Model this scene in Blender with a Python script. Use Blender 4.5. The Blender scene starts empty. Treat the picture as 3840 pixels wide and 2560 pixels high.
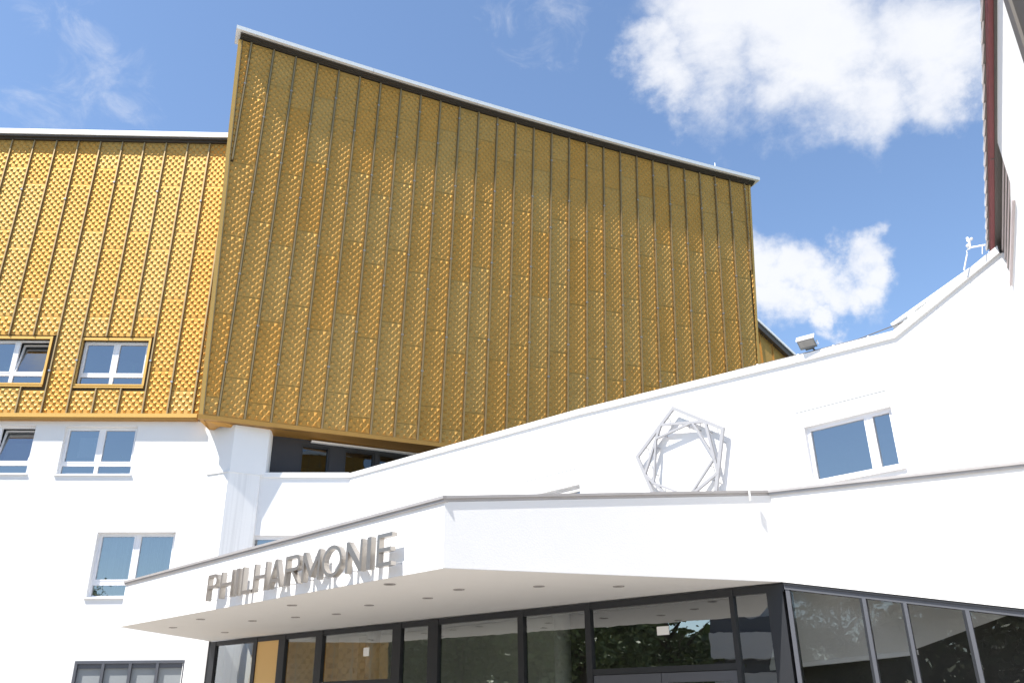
import bpy, math, random
from mathutils import Vector as V, Matrix
from mathutils.geometry import tessellate_polygon
random.seed(7)
SC = bpy.context.scene
COL = SC.collection

# ------------------------------------------------------------------ camera
EYE = V((0.0, 0.0, 1.65))
FPX, PITCH, ROLL = 3150.0, math.radians(23.5), math.radians(-0.71)      # focal length in pixels of the 3840 wide photograph
FWD = V((0, math.cos(PITCH), math.sin(PITCH)))
_up = V((0, -math.sin(PITCH), math.cos(PITCH)))
RGT = V((1, 0, 0)) * math.cos(ROLL) + _up * math.sin(ROLL)
UP = -V((1, 0, 0)) * math.sin(ROLL) + _up * math.cos(ROLL)
cam = bpy.data.cameras.new('camera'); cam_o = bpy.data.objects.new('camera', cam); COL.objects.link(cam_o)
cam.sensor_width = 36.0; cam.lens = FPX / 3840 * 36.0; cam.clip_start = 0.05; cam.clip_end = 3000
m = Matrix((RGT, UP, -FWD)).transposed().to_4x4(); m.translation = EYE; cam_o.matrix_world = m
SC.camera = cam_o

# ------------------------------------------------------------------ sun and sky
SUN_AZ, SUN_EL = math.radians(55), math.radians(58)                     # azimuth: to the left of straight behind the camera
SUN = V((-math.sin(SUN_AZ) * math.cos(SUN_EL), -math.cos(SUN_AZ) * math.cos(SUN_EL), math.sin(SUN_EL)))
sl = bpy.data.lights.new('sun', 'SUN'); sl.energy = 5.0; sl.angle = math.radians(0.5); sl.color = (1.0, 0.955, 0.89)
so = bpy.data.objects.new('sun', sl); COL.objects.link(so); so.rotation_euler = SUN.to_track_quat('Z', 'Y').to_euler()
SC.view_settings.view_transform = 'Standard'; SC.view_settings.look = 'None'
SC.view_settings.gamma = 1.0; SC.view_settings.use_curve_mapping = False
SC.view_settings.exposure = 0.95
SC.render.engine = 'CYCLES'; SC.cycles.max_bounces = 9; SC.cycles.transparent_max_bounces = 16
SC.cycles.use_denoising = True; SC.cycles.sample_clamp_indirect = 6.0

def ray(x, y): return RGT * ((x - 1920) / FPX) + UP * ((1280 - y) / FPX) + FWD

wd = bpy.data.worlds.new('World'); SC.world = wd; wd.use_nodes = True
N, L_ = wd.node_tree.nodes, wd.node_tree.links
N.clear()
def wn(t, **k):
    n = N.new(t)
    for a, b in k.items(): setattr(n, a, b)
    return n
def wlink(a, b): L_.new(a, b)
out = wn('ShaderNodeOutputWorld'); bg = wn('ShaderNodeBackground'); wlink(bg.outputs[0], out.inputs[0])
sky = wn('ShaderNodeTexSky', sky_type='NISHITA'); sky.sun_disc = False
sky.sun_elevation = SUN_EL; sky.sun_rotation = math.atan2(SUN.x, SUN.y)
sky.air_density = 1.0; sky.dust_density = 0.25; sky.ozone_density = 2.4; sky.altitude = 50
SKY_STRENGTH = 0.122
bg.inputs['Strength'].default_value = SKY_STRENGTH
tc = wn('ShaderNodeTexCoord')
def noise(scale, detail, rough, off, dist=0.0):
    mp = wn('ShaderNodeMapping'); mp.inputs['Location'].default_value = off; mp.inputs['Scale'].default_value = (1, 1, 1.5)
    wlink(tc.outputs['Generated'], mp.inputs[0])
    n = wn('ShaderNodeTexNoise'); n.inputs['Scale'].default_value = scale; n.inputs['Detail'].default_value = detail
    n.inputs['Roughness'].default_value = rough; n.inputs['Distortion'].default_value = dist
    wlink(mp.outputs[0], n.inputs['Vector']); return n.outputs['Fac']
def math_(op, a, b=None, clamp=False):
    n = wn('ShaderNodeMath', operation=op); n.use_clamp = clamp
    for i, v in enumerate((a, b)):
        if v is None: continue
        if isinstance(v, (int, float)): n.inputs[i].default_value = v
        else: wlink(v, n.inputs[i])
    return n.outputs[0]
def ramp(v, a, b, c=0.0, d=1.0):
    n = wn('ShaderNodeMapRange', interpolation_type='SMOOTHSTEP')
    n.inputs['From Min'].default_value = a; n.inputs['From Max'].default_value = b
    n.inputs['To Min'].default_value = c; n.inputs['To Max'].default_value = d
    wlink(v, n.inputs['Value']); return n.outputs[0]
_nz = wn('ShaderNodeTexNoise'); _nz.inputs['Scale'].default_value = 7.0; _nz.inputs['Detail'].default_value = 9; _nz.inputs['Roughness'].default_value = .62
wlink(tc.outputs['Generated'], _nz.inputs['Vector'])
_c = wn('ShaderNodeVectorMath', operation='SUBTRACT'); wlink(_nz.outputs['Color'], _c.inputs[0]); _c.inputs[1].default_value = (.5, .5, .5)
_s = wn('ShaderNodeVectorMath', operation='SCALE'); wlink(_c.outputs[0], _s.inputs[0]); _s.inputs['Scale'].default_value = .20
WARP = wn('ShaderNodeVectorMath', operation='ADD'); wlink(tc.outputs['Generated'], WARP.inputs[0]); wlink(_s.outputs[0], WARP.inputs[1])
def blobs(lst):
    acc = None
    for (c, r) in lst:
        d = wn('ShaderNodeVectorMath', operation='DISTANCE'); wlink(WARP.outputs[0], d.inputs[0]); d.inputs[1].default_value = c
        v = ramp(d.outputs['Value'], 0.0, r, 1.0, 0.0)
        acc = v if acc is None else math_('MAXIMUM', acc, v)
    return acc
def sd(x, y): return tuple(ray(x, y).normalized())
big = [(sd(2700, 120), .16), (sd(2480, 260), .09), (sd(3100, 150), .17), (sd(3250, 330), .11), (sd(3450, 120), .15), (sd(2950, -60), .16), (sd(3500, 330), .09),
       (sd(2870, 980), .075), (sd(2900, 1150), .07), (sd(2980, 1060), .07), (sd(3080, 1080), .055), (sd(3220, 930), .055), (sd(3160, 1020), .055), (sd(3050, 1200), .04)]
for az, el, r in ((-35, 24, .25), (-60, 42, .25), (-100, 30, .3), (-140, 22, .25), (-160, 45, .3), (-176, 18, .2), (75, 28, .28), (-120, 60, .25), (100, 62, .3)):
    a, e = math.radians(az), math.radians(el)                           # added unseen clouds, left out behind right so the tall face mirrors clear sky
    big.append(((math.sin(a) * math.cos(e), math.cos(a) * math.cos(e), math.sin(e)), r))
thin = [(sd(300, 120), .22), (sd(520, 420), .14), (sd(100, 420), .14), (sd(2060, 90), .13), (sd(1900, 20), .08), (sd(2150, 160), .07)]
n1 = noise(5.5, 12, .62, (3.1, 1.7, .4), .4); n2 = noise(16, 8, .65, (.3, 5.2, 1.4), .8)
dens = math_('ADD', math_('MULTIPLY', blobs(big), .95), math_('MULTIPLY', math_('SUBTRACT', n1, .5), 1.5))
dens = math_('ADD', dens, math_('MULTIPLY', math_('SUBTRACT', n2, .5), .22))
dens = ramp(dens, .20, .93)
wisp = math_('ADD', math_('MULTIPLY', blobs(thin), .62), math_('MULTIPLY', math_('SUBTRACT', n2, .5), 1.5))
wisp = ramp(wisp, .42, 1.15, 0, .5)
cl = math_('MAXIMUM', dens, wisp)
shade = ramp(noise(7, 6, .6, (2.2, .7, 4.0)), .3, .7, .80, 1.0)
cc = wn('ShaderNodeMix', data_type='RGBA'); wlink(shade, cc.inputs['Factor'])
cc.inputs[6].default_value = (3.1, 3.3, 3.75, 1); cc.inputs[7].default_value = (4.3, 4.35, 4.5, 1)
mx = wn('ShaderNodeMix', data_type='RGBA'); wlink(math_('MULTIPLY', cl, .93), mx.inputs['Factor'])
wlink(sky.outputs[0], mx.inputs[6]); wlink(cc.outputs[2], mx.inputs[7]); wlink(mx.outputs[2], bg.inputs['Color'])

# ------------------------------------------------------------------ materials (all procedural)
def mat(name, col, rough=.6, metal=0.0, var=0.0, bump=0.0, bscale=30, vscale=1.2, streak=0.0, rnd=0.0, col2=None):
    m_ = bpy.data.materials.new(name); m_.use_nodes = True
    nt = m_.node_tree; b = nt.nodes['Principled BSDF']
    b.inputs['Base Color'].default_value = (*col, 1); b.inputs['Roughness'].default_value = rough; b.inputs['Metallic'].default_value = metal
    g = nt.nodes.new('ShaderNodeNewGeometry')
    src = None
    def mixc(fac, c2, prev):
        mi = nt.nodes.new('ShaderNodeMix'); mi.data_type = 'RGBA'
        nt.links.new(fac, mi.inputs['Factor'])
        if prev is None: mi.inputs[6].default_value = (*col, 1)
        else: nt.links.new(prev, mi.inputs[6])
        mi.inputs[7].default_value = (*c2, 1); return mi.outputs[2]
    if rnd:
        oi = nt.nodes.new('ShaderNodeObjectInfo'); mr = nt.nodes.new('ShaderNodeMapRange'); mr.inputs['To Max'].default_value = rnd
        nt.links.new(oi.outputs['Random'], mr.inputs['Value'])
        src = mixc(mr.outputs[0], col2 or tuple(c * .6 for c in col), src)
    if var:
        nz = nt.nodes.new('ShaderNodeTexNoise'); nz.inputs['Scale'].default_value = vscale; nz.inputs['Detail'].default_value = 8; nz.inputs['Roughness'].default_value = .65
        nt.links.new(g.outputs['Position'], nz.inputs['Vector'])
        mr = nt.nodes.new('ShaderNodeMapRange'); mr.inputs['From Min'].default_value = .35; mr.inputs['From Max'].default_value = .75; mr.inputs['To Max'].default_value = var
        nt.links.new(nz.outputs['Fac'], mr.inputs['Value']); src = mixc(mr.outputs[0], tuple(c * .6 for c in col), src)
    if streak:
        mp = nt.nodes.new('ShaderNodeMapping'); mp.inputs['Scale'].default_value = (14, 14, .35); nt.links.new(g.outputs['Position'], mp.inputs[0])
        nz = nt.nodes.new('ShaderNodeTexNoise'); nz.inputs['Scale'].default_value = 1.0; nz.inputs['Detail'].default_value = 5
        nt.links.new(mp.outputs[0], nz.inputs['Vector'])
        mr = nt.nodes.new('ShaderNodeMapRange'); mr.inputs['From Min'].default_value = .45; mr.inputs['From Max'].default_value = .8; mr.inputs['To Max'].default_value = streak
        nt.links.new(nz.outputs['Fac'], mr.inputs['Value']); src = mixc(mr.outputs[0], tuple(c * .55 for c in col), src)
    if src is not None: nt.links.new(src, b.inputs['Base Color'])
    if bump:
        nz = nt.nodes.new('ShaderNodeTexNoise'); nz.inputs['Scale'].default_value = bscale; nz.inputs['Detail'].default_value = 6
        nt.links.new(g.outputs['Position'], nz.inputs['Vector'])
        bp = nt.nodes.new('ShaderNodeBump'); bp.inputs['Strength'].default_value = bump; bp.inputs['Distance'].default_value = .02
        nt.links.new(nz.outputs['Fac'], bp.inputs['Height']); nt.links.new(bp.outputs[0], b.inputs['Normal'])
    return m_
M = {}
M['plaster'] = mat('white_plaster', (.77, .77, .765), .85, var=.10, bump=.10, bscale=45, vscale=.5)
M['board'] = mat('boarded_concrete', (.78, .775, .76), .85, streak=.35, bump=.15, bscale=18)
M['soffit'] = mat('soffit_plaster', (.75, .745, .735), .9, var=.06, bump=.1)
M['gold'] = mat('gold_aluminium', (.60, .33, .08), .62, .84, var=.35, vscale=1.5, rnd=.75, col2=(.57, .375, .13))
M['goldrib'] = mat('gold_rib', (.40, .29, .15), .5, .8, var=.35, vscale=3)
M['goldtrim'] = mat('gold_trim', (.68, .41, .12), .5, .8, var=.15)
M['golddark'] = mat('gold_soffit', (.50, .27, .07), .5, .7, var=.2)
M['backing'] = mat('backing_metal', (.07, .05, .025), .7)
M['fascia'] = mat('roof_edge_metal', (.80, .81, .82), .5, .1, var=.06)
M['gutter'] = mat('dark_gutter', (.10, .09, .08), .45, .5, var=.2)
M['zinc'] = mat('zinc_coping', (.42, .40, .39), .5, .4, var=.25, vscale=4)
M['whitecoping'] = mat('white_coping', (.80, .80, .79), .55, var=.12, vscale=3)
M['rust'] = mat('rusty_joint', (.62, .46, .34), .8)
M['pvc'] = mat('white_window_frame', (.80, .80, .82), .45, var=.03)
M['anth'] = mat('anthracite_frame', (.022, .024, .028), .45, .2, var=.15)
M['anthpale'] = mat('grey_steel_cladding', (.10, .105, .12), .5, .3, var=.2)  # paler grey than the anthracite frames
M['ochre'] = mat('ochre_panel', (.66, .43, .17), .7, var=.08)
M['steel'] = mat('brushed_steel_letter', (.45, .42, .385), .34, .85, var=.12, vscale=6)
M['emblem'] = mat('grey_painted_steel', (.34, .34, .35), .5, .15, var=.08)
M['rod'] = mat('steel_rod', (.45, .45, .46), .4, .7, var=.2)
M['red'] = mat('oxblood_paint', (.22, .055, .058), .6, var=.35, vscale=3, streak=.25)
M['slat'] = mat('brown_grey_louvre', (.11, .10, .09), .55, .2, var=.2)
M['pinkframe'] = mat('pale_frame', (.62, .55, .55), .6, var=.2)
M['tile'] = mat('glossy_white_plate', (.82, .82, .82), .18, .3)
M['room'] = mat('room_wall', (.34, .36, .38), .9, var=.1)
M['darkwall'] = mat('charcoal_wall', (.035, .036, .042), .8, var=.3, bump=.2)
M['foyer'] = mat('foyer_wall', (.60, .60, .57), .85, var=.2)
M['innerwhite'] = mat('inner_white_ceiling', (.84, .84, .83), .9)
M['foyerdark'] = mat('foyer_dark', (.05, .045, .04), .7, var=.4)
M['stonefloor'] = mat('foyer_floor', (.68, .66, .62), .5, var=.2)
M['blind'] = mat('blind_slat', (.72, .72, .70), .5, var=.05)
M['curtain'] = mat('grey_curtain', (.20, .22, .22), .9, var=.3, vscale=6)
M['leaf'] = mat('leaf', (.12, .165, .05), .55, var=.45, vscale=2.5, rnd=.4, col2=(.13, .16, .055))
M['bark'] = mat('bark', (.09, .07, .05), .9, var=.4, bump=.6)
M['plant'] = mat('house_plant', (.12, .20, .08), .5, var=.3, vscale=9)
M['pot'] = mat('pot', (.45, .43, .40), .6, var=.1)
M['lamp'] = mat('lamp_housing', (.14, .155, .16), .45, .4, var=.15)
M['lens'] = mat('lamp_lens', (.24, .24, .23), .25, var=.4, vscale=14)
M['mesh'] = mat('grey_mesh_infill', (.25, .27, .28), .7, var=.1)
M['whiteplastic'] = mat('white_plastic', (.82, .82, .81), .4)
M['pave'] = mat('stone_paving', (.315, .29, .258), .8, var=.3, bump=.3, vscale=.8)
M['grass'] = mat('grass', (.06, .09, .03), .9, var=.4)
M['tan'] = mat('pale_facade', (.62, .60, .57), .85, var=.12)
M['notice'] = mat('paper_notice', (.8, .8, .78), .7)
def glass(name, tint, base, wav=0.0, rough=0.0):
    m_ = bpy.data.materials.new(name); m_.use_nodes = True; nt = m_.node_tree; nt.nodes.clear()
    o = nt.nodes.new('ShaderNodeOutputMaterial'); t = nt.nodes.new('ShaderNodeBsdfTransparent'); t.inputs[0].default_value = (*tint, 1)
    g = nt.nodes.new('ShaderNodeBsdfGlossy'); g.inputs['Roughness'].default_value = rough; g.inputs['Color'].default_value = (.93, .97, 1, 1)
    f = nt.nodes.new('ShaderNodeFresnel'); f.inputs[0].default_value = 1.5
    a = nt.nodes.new('ShaderNodeMath'); a.operation = 'MULTIPLY_ADD'; a.inputs[1].default_value = 1.2; a.inputs[2].default_value = base; a.use_clamp = True
    nt.links.new(f.outputs[0], a.inputs[0])
    mi = nt.nodes.new('ShaderNodeMixShader'); nt.links.new(a.outputs[0], mi.inputs[0]); nt.links.new(t.outputs[0], mi.inputs[1]); nt.links.new(g.outputs[0], mi.inputs[2])
    nt.links.new(mi.outputs[0], o.inputs[0])
    if wav:
        ge = nt.nodes.new('ShaderNodeNewGeometry'); nz = nt.nodes.new('ShaderNodeTexNoise'); nz.inputs['Scale'].default_value = 2.2; nz.inputs['Detail'].default_value = 2
        nt.links.new(ge.outputs['Position'], nz.inputs['Vector']); bp = nt.nodes.new('ShaderNodeBump'); bp.inputs['Strength'].default_value = wav; bp.inputs['Distance'].default_value = .02
        nt.links.new(nz.outputs['Fac'], bp.inputs['Height']); nt.links.new(bp.outputs[0], g.inputs['Normal'])
    return m_
M['glass'] = glass('window_glass', (.62, .72, .78), .24, .05)
M['foyerglass'] = glass('foyer_glass', (.84, .88, .84), .23, .035)
M['sideglass'] = glass('side_glass', (.96, .97, .96), .02, .04)
M['shadeglass'] = glass('terrace_glass', (.60, .64, .62), .05, .03)

# ------------------------------------------------------------------ mesh helpers
class Frame:
    """A wall plane: s runs along it to the right, h up it, d out of it towards the viewer's side."""
    def __init__(s, o, deg, lean=0.0):
        a, l = math.radians(deg), math.radians(lean)
        s.o = V((o[0], o[1], o[2] if len(o) > 2 else 0.0)); s.u = V((math.cos(a), math.sin(a), 0)); mm = V((s.u.y, -s.u.x, 0))
        s.w = V((0, 0, math.cos(l))) + mm * math.sin(l); s.n = s.u.cross(s.w)
    def P(s, a, h, d=0.0): return s.o + s.u * a + s.w * h + s.n * d
    def off(s, d):
        f = Frame.__new__(Frame); f.o = s.o + s.n * d; f.u, f.w, f.n = s.u, s.w, s.n; return f
    def px(s, x, y):
        """where the sight line through photo pixel (x, y) meets this wall"""
        q = ray(x, y); p = EYE + q * ((s.o - EYE).dot(s.n) / q.dot(s.n)) - s.o
        return p.dot(s.u), p.dot(s.w)
class MB:
    def __init__(s): s.v, s.f = [], []
    def add(s, vs, fs):
        k = len(s.v); s.v += [V(v) for v in vs]; s.f += [tuple(i + k for i in f) for f in fs]; return s
    def quad(s, a, b, c, d): return s.add((a, b, c, d), ((0, 1, 2, 3),))
    def hexa(s, p):   # 4 back points then 4 front points, both counter-clockwise seen from the front
        return s.add(p, ((3, 2, 1, 0), (4, 5, 6, 7), (0, 1, 5, 4), (1, 2, 6, 5), (2, 3, 7, 6), (3, 0, 4, 7)))
    def box(s, fr, s0, s1, h0, h1, d0, d1):
        return s.hexa([fr.P(a, h, d) for d in (d0, d1) for a, h in ((s0, h0), (s1, h0), (s1, h1), (s0, h1))])
    def bar(s, fr, a, b, w, d0, d1):   # a straight bar of width w between two (s,h) points on a wall
        (x0, y0), (x1, y1) = a, b; l = math.hypot(x1 - x0, y1 - y0); nx, ny = -(y1 - y0) / l * w / 2, (x1 - x0) / l * w / 2
        return s.slab(fr, [(x0 - nx, y0 - ny), (x1 - nx, y1 - ny), (x1 + nx, y1 + ny), (x0 + nx, y0 + ny)], [], d0, d1)
    def slab(s, fr, outer, holes, d0, d1):
        loops = [list(outer)] + [list(h) for h in holes]
        flat = [p for l in loops for p in l]
        tri = tessellate_polygon([[V((p[0], p[1], 0)) for p in l] for l in loops])
        n = len(flat); vs = [fr.P(a, h, d1) for a, h in flat] + [fr.P(a, h, d0) for a, h in flat]; fs = []
        for t in tri:
            a, b, c = (flat[i] for i in t)
            if (b[0] - a[0]) * (c[1] - a[1]) - (b[1] - a[1]) * (c[0] - a[0]) < 0: t = (t[0], t[2], t[1])
            fs.append(tuple(t)); fs.append(tuple(i + n for i in reversed(t)))
        k = 0
        for li, l in enumerate(loops):
            ar = sum(l[i][0] * l[(i + 1) % len(l)][1] - l[(i + 1) % len(l)][0] * l[i][1] for i in range(len(l)))
            for i in range(len(l)):
                a, b = k + i, k + (i + 1) % len(l)
                if (ar < 0) != (li > 0): a, b = b, a
                fs.append((a + n, b + n, b, a))
            k += len(l)
        return s.add(vs, fs)
    def tube(s, pts, r, n=8):
        pts = [V(p) for p in pts]; k = len(s.v)
        for i, p in enumerate(pts):
            t = (pts[min(i + 1, len(pts) - 1)] - pts[max(i - 1, 0)]).normalized()
            a = t.cross(V((0, 0, 1)) if abs(t.z) < .9 else V((1, 0, 0))).normalized(); b = t.cross(a)
            rr = r[i] if isinstance(r, (list, tuple)) else r
            for j in range(n): s.v.append(p + a * math.cos(2 * math.pi * j / n) * rr + b * math.sin(2 * math.pi * j / n) * rr)
        for i in range(len(pts) - 1):
            for j in range(n): s.f.append((k + i * n + j, k + i * n + (j + 1) % n, k + (i + 1) * n + (j + 1) % n, k + (i + 1) * n + j))
        s.f.append(tuple(k + j for j in reversed(range(n)))); s.f.append(tuple(k + (len(pts) - 1) * n + j for j in range(n)))
        return s
    def ball(s, c, r, n=10):
        k = len(s.v); c = V(c); s.v.append(c + V((0, 0, r)))
        for i in range(1, n // 2):
            th = math.pi * i / (n // 2)
            for j in range(n): s.v.append(c + V((math.sin(th) * math.cos(2 * math.pi * j / n), math.sin(th) * math.sin(2 * math.pi * j / n), math.cos(th))) * r)
        s.v.append(c - V((0, 0, r))); e = len(s.v) - 1; R = n // 2 - 1
        for j in range(n):
            s.f.append((k, k + 1 + j, k + 1 + (j + 1) % n)); s.f.append((e, k + 1 + (R - 1) * n + (j + 1) % n, k + 1 + (R - 1) * n + j))
            for i in range(R - 1): s.f.append((k + 1 + i * n + j, k + 1 + (i + 1) * n + j, k + 1 + (i + 1) * n + (j + 1) % n, k + 1 + i * n + (j + 1) % n))
        return s
    def build(s, name, m_, parent=None, smooth=False):
        o0 = ORIG.get(parent, V((0, 0, 0))) if parent is not None else V((0, 0, 0))
        me = bpy.data.meshes.new(name); me.from_pydata([v - o0 for v in s.v], [], s.f); me.materials.append(M[m_]); me.update()
        if smooth: me.shade_smooth()
        o = bpy.data.objects.new(name, me); COL.objects.link(o)
        if parent is not None: o.parent = parent; ORIG[o] = o0
        return o
ORIG = {}
def thing(name, label, cat, loc, group=None):
    o = bpy.data.objects.new(name, None); COL.objects.link(o); o.location = loc; o.empty_display_size = .3
    o['label'] = label; o['category'] = cat
    if group: o['group'] = group
    ORIG[o] = V(loc); return o
def tag(o, label, cat, group=None):
    o['label'] = label; o['category'] = cat
    if group: o['group'] = group
    return o
def kind(o, k): o['kind'] = k; return o
def rect(fr, tl, tr, bl, br):
    q = [fr.px(*p) for p in (tl, tr, bl, br)]
    return (q[0][0] + q[2][0]) / 2, (q[1][0] + q[3][0]) / 2, (q[2][1] + q[3][1]) / 2, (q[0][1] + q[1][1]) / 2
def loop(r, e=0.0): return [(r[0] - e, r[2] - e), (r[1] + e, r[2] - e), (r[1] + e, r[3] + e), (r[0] - e, r[3] + e)]
def onz(x, y, z):
    q = ray(x, y); return EYE + q * ((z - EYE.z) / q.z)
def at(x, y, dist):
    q = ray(x, y); return EYE + q * (dist / q.y)
Z2 = lambda x, y: (700 + x / 2.351, 50 + y / 2.351)
Z3 = lambda x, y: (x / 2.351, 1150 + y / 2.351)
Z4 = lambda x, y: (700 + x / 2.351, 1450 + y / 2.351)
Z5 = lambda x, y: (200 + x / 2.352, 1900 + y / 2.352)
Z6 = lambda x, y: (700 + x / 2.352, 1950 + y / 2.352)
ZW = lambda x, y: (2200 + x / 1.809, 1400 + y / 1.809)

# ------------------------------------------------------------------ ground
kind(MB().quad(V((-700, -700, 0)), V((700, -700, 0)), V((700, 700, 0)), V((-700, 700, 0))).build('ground', 'grass'), 'structure')
kind(MB().quad(V((-45, -24, .004)), V((30, -24, .004)), V((30, 40, .004)), V((-45, 40, .004))).build('forecourt', 'pave'), 'structure')

# ------------------------------------------------------------------ shared builders
def embossed_panel(P, sl, sr, hb, ht, parent, cols=6, pitch=.122, top=None, height=.037, off=0):
    """one pressed metal sheet: P maps (s,h,d) to the world; sl/sr give its side lines s(h); small pyramids stand on every other cell"""
    mb = MB(); TH = .022; P0 = P; wx, wy = random.uniform(-.007, .007), random.uniform(-.006, .006); sc_, hc_ = sl(hb), hb
    P = lambda s_, h_, d_: P0(s_, h_, d_ + (wx * ((s_ - sc_) / .75 - .5) + wy * ((h_ - hc_) / 2.6 - .5) if d_ > 0 else 0))
    def q(x, h, d=0.0): a = sl(h); return P(a + (sr(h) - a) * x, h, d)
    tl, tr = ht, ht
    if top: tl, tr = min(ht, top(sl(ht))), min(ht, top(sr(ht)))
    b = [P(sl(hb), hb, 0), P(sr(hb), hb, 0), P(sr(tr), tr, 0), P(sl(tl), tl, 0)]
    f = [P(sl(hb), hb, TH), P(sr(hb), hb, TH), P(sr(tr), tr, TH), P(sl(tl), tl, TH)]
    mb.hexa(b + f)
    mx_, my = .04, .035
    cw = (1 - 2 * mx_) / cols; n = max(1, int((min(tl, tr) - hb - 2 * my + .02) / pitch)); ch = (ht - hb - 2 * my) / n if not top or (tl == ht and tr == ht) else pitch
    for r in range(n + (4 if top else 0)):
        h0 = hb + my + r * ch; h1 = h0 + ch
        for c in range(cols):
            if (r + c + off) % 2: continue
            x0 = mx_ + c * cw; x1 = x0 + cw
            if h1 > ht - .01: continue
            if top and h1 > top(sl(h1) + (sr(h1) - sl(h1)) * x1) - .03: continue
            k = (q(x0, h0, TH), q(x1, h0, TH), q(x1, h1, TH), q(x0, h1, TH), q((x0 + x1) / 2, (h0 + h1) / 2, TH + height))
            mb.add(k, ((0, 1, 4), (1, 2, 4), (2, 3, 4), (3, 0, 4)))
    return mb.build('panel', 'gold', parent)

def window(parent, fr, r, depth, sash=.042, lights=None, tilt=(), sill=True, th=.35, frame='pvc', low=True, room=True, roomdepth=2.8, roommat='room', split=.5):
    """r: opening in the wall; frame set back by depth; each pane a sub-part"""
    s0, s1, h0, h1 = r; W_, H_ = s1 - s0, h1 - h0; D1, D0 = -depth, -depth - .07
    mb = MB(); e = .055
    mb.box(fr, s0, s0 + e, h0, h1, D0, D1); mb.box(fr, s1 - e, s1, h0, h1, D0, D1)
    mb.box(fr, s0 + e, s1 - e, h0, h0 + e, D0, D1 - .002); mb.box(fr, s0 + e, s1 - e, h1 - e, h1, D0, D1 - .002)
    ms = s0 + W_ * split; mb.box(fr, ms - .055, ms + .055, h0 + e, h1 - e, D0 + .003, D1 + .004)
    hl = h0 + H_ * .19; hu = h0 + H_ * .255
    if low: mb.box(fr, s0 + e, ms - .055, hl, hu, D0 + .003, D1 + .002); mb.box(fr, ms + .055, s1 - e, hl, hu, D0 + .003, D1 + .002)
    else: hl = hu = h0 + e
    w = mb.build('window', frame, parent)
    cells = [(s0 + e, ms - .055), (ms + .055, s1 - e)]
    for i, (a, b) in enumerate(cells):
        t = i in tilt; sh = sash; lo, hi = hu, h1 - e
        o_t = -.22 if t else 0.0
        def pp(s_, h_, d_): return fr.P(s_, h_, d_ + o_t * max(0, (h_ - lo) / (hi - lo)))
        sm = MB(); d0, d1 = D0 - .012, D1 + .008
        for (x0, x1, y0, y1) in ((a + .003, a + sh, lo + .003, hi - .003), (b - sh, b - .003, lo + .003, hi - .003), (a + sh, b - sh, lo + .003, lo + sh), (a + sh, b - sh, hi - sh, hi - .003)):
            sm.hexa([pp(x, y, d) for d in (d0, d1) for x, y in ((x0, y0), (x1, y0), (x1, y1), (x0, y1))])
        sm.build('sash', frame, w)
        MB().quad(pp(a + sh, lo + sh, D0 + .03), pp(b - sh, lo + sh, D0 + .03), pp(b - sh, hi - sh, D0 + .03), pp(a + sh, hi - sh, D0 + .03)).build('pane', 'glass', w)
        if low: MB().quad(fr.P(a, h0 + e, D0 + .03), fr.P(b, h0 + e, D0 + .03), fr.P(b, hl, D0 + .03), fr.P(a, hl, D0 + .03)).build('pane', 'glass', w)
    if sill:
        MB().box(fr, s0 - .05, s1 + .05, h0 - .045, h0 - .003, -depth + .01, .05).build('sill', 'pvc', w)
    if room: room_box(parent, fr, (s0 - .6, s1 + .6, h0 - .7, h1 + .5), -th, -th - roomdepth, roommat)
    return w
def room_box(parent, fr, r, d1, d0, m_):
    s0, s1, h0, h1 = r; a = [fr.P(s, h, d1) for s, h in ((s0, h0), (s1, h0), (s1, h1), (s0, h1))]; b = [fr.P(s, h, d0) for s, h in ((s0, h0), (s1, h0), (s1, h1), (s0, h1))]
    mb = MB(); mb.quad(*b)
    for i in range(4): j = (i + 1) % 4; mb.quad(a[i], b[i], b[j], a[j])
    return mb.build('room', m_, parent)

# ------------------------------------------------------------------ frames of the walls
L = Frame((0, 25), 3)                                 # gold cladding of the office block
LW = L.off(-.13)                                      # its white wall below
c0 = L.P(*L.px(743, 1573)); TK = .973; c0 = EYE + (c0 - EYE) * TK; T = Frame(c0, 22, 2.5)
T.u, T.w, T.n = T.u * TK, T.w * TK, T.n * TK          # the face stands forward of the office block    # main face of the concert hall
k0 = at(1314, 1771, 25.05); W = Frame((k0.x, k0.y), -45); S = Frame((k0.x, k0.y), 3)
B = at(1662, 2128, 11); SZ = B.z                      # soffit height of the canopy
A = Frame((B.x, B.y), -45.4)
C = onz(2931, 2180, SZ); BC = Frame((B.x, B.y), math.degrees(math.atan2(C.y - B.y, C.x - B.x)))
CD = Frame((C.x, C.y), -31)
Ap = onz(784, 2402, SZ); G = Frame((Ap.x, Ap.y), math.degrees(math.atan2(C.y - Ap.y, C.x - Ap.x)))
q0 = W.P(18.355, 0); R = Frame((q0.x, q0.y), -117.7)

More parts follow.
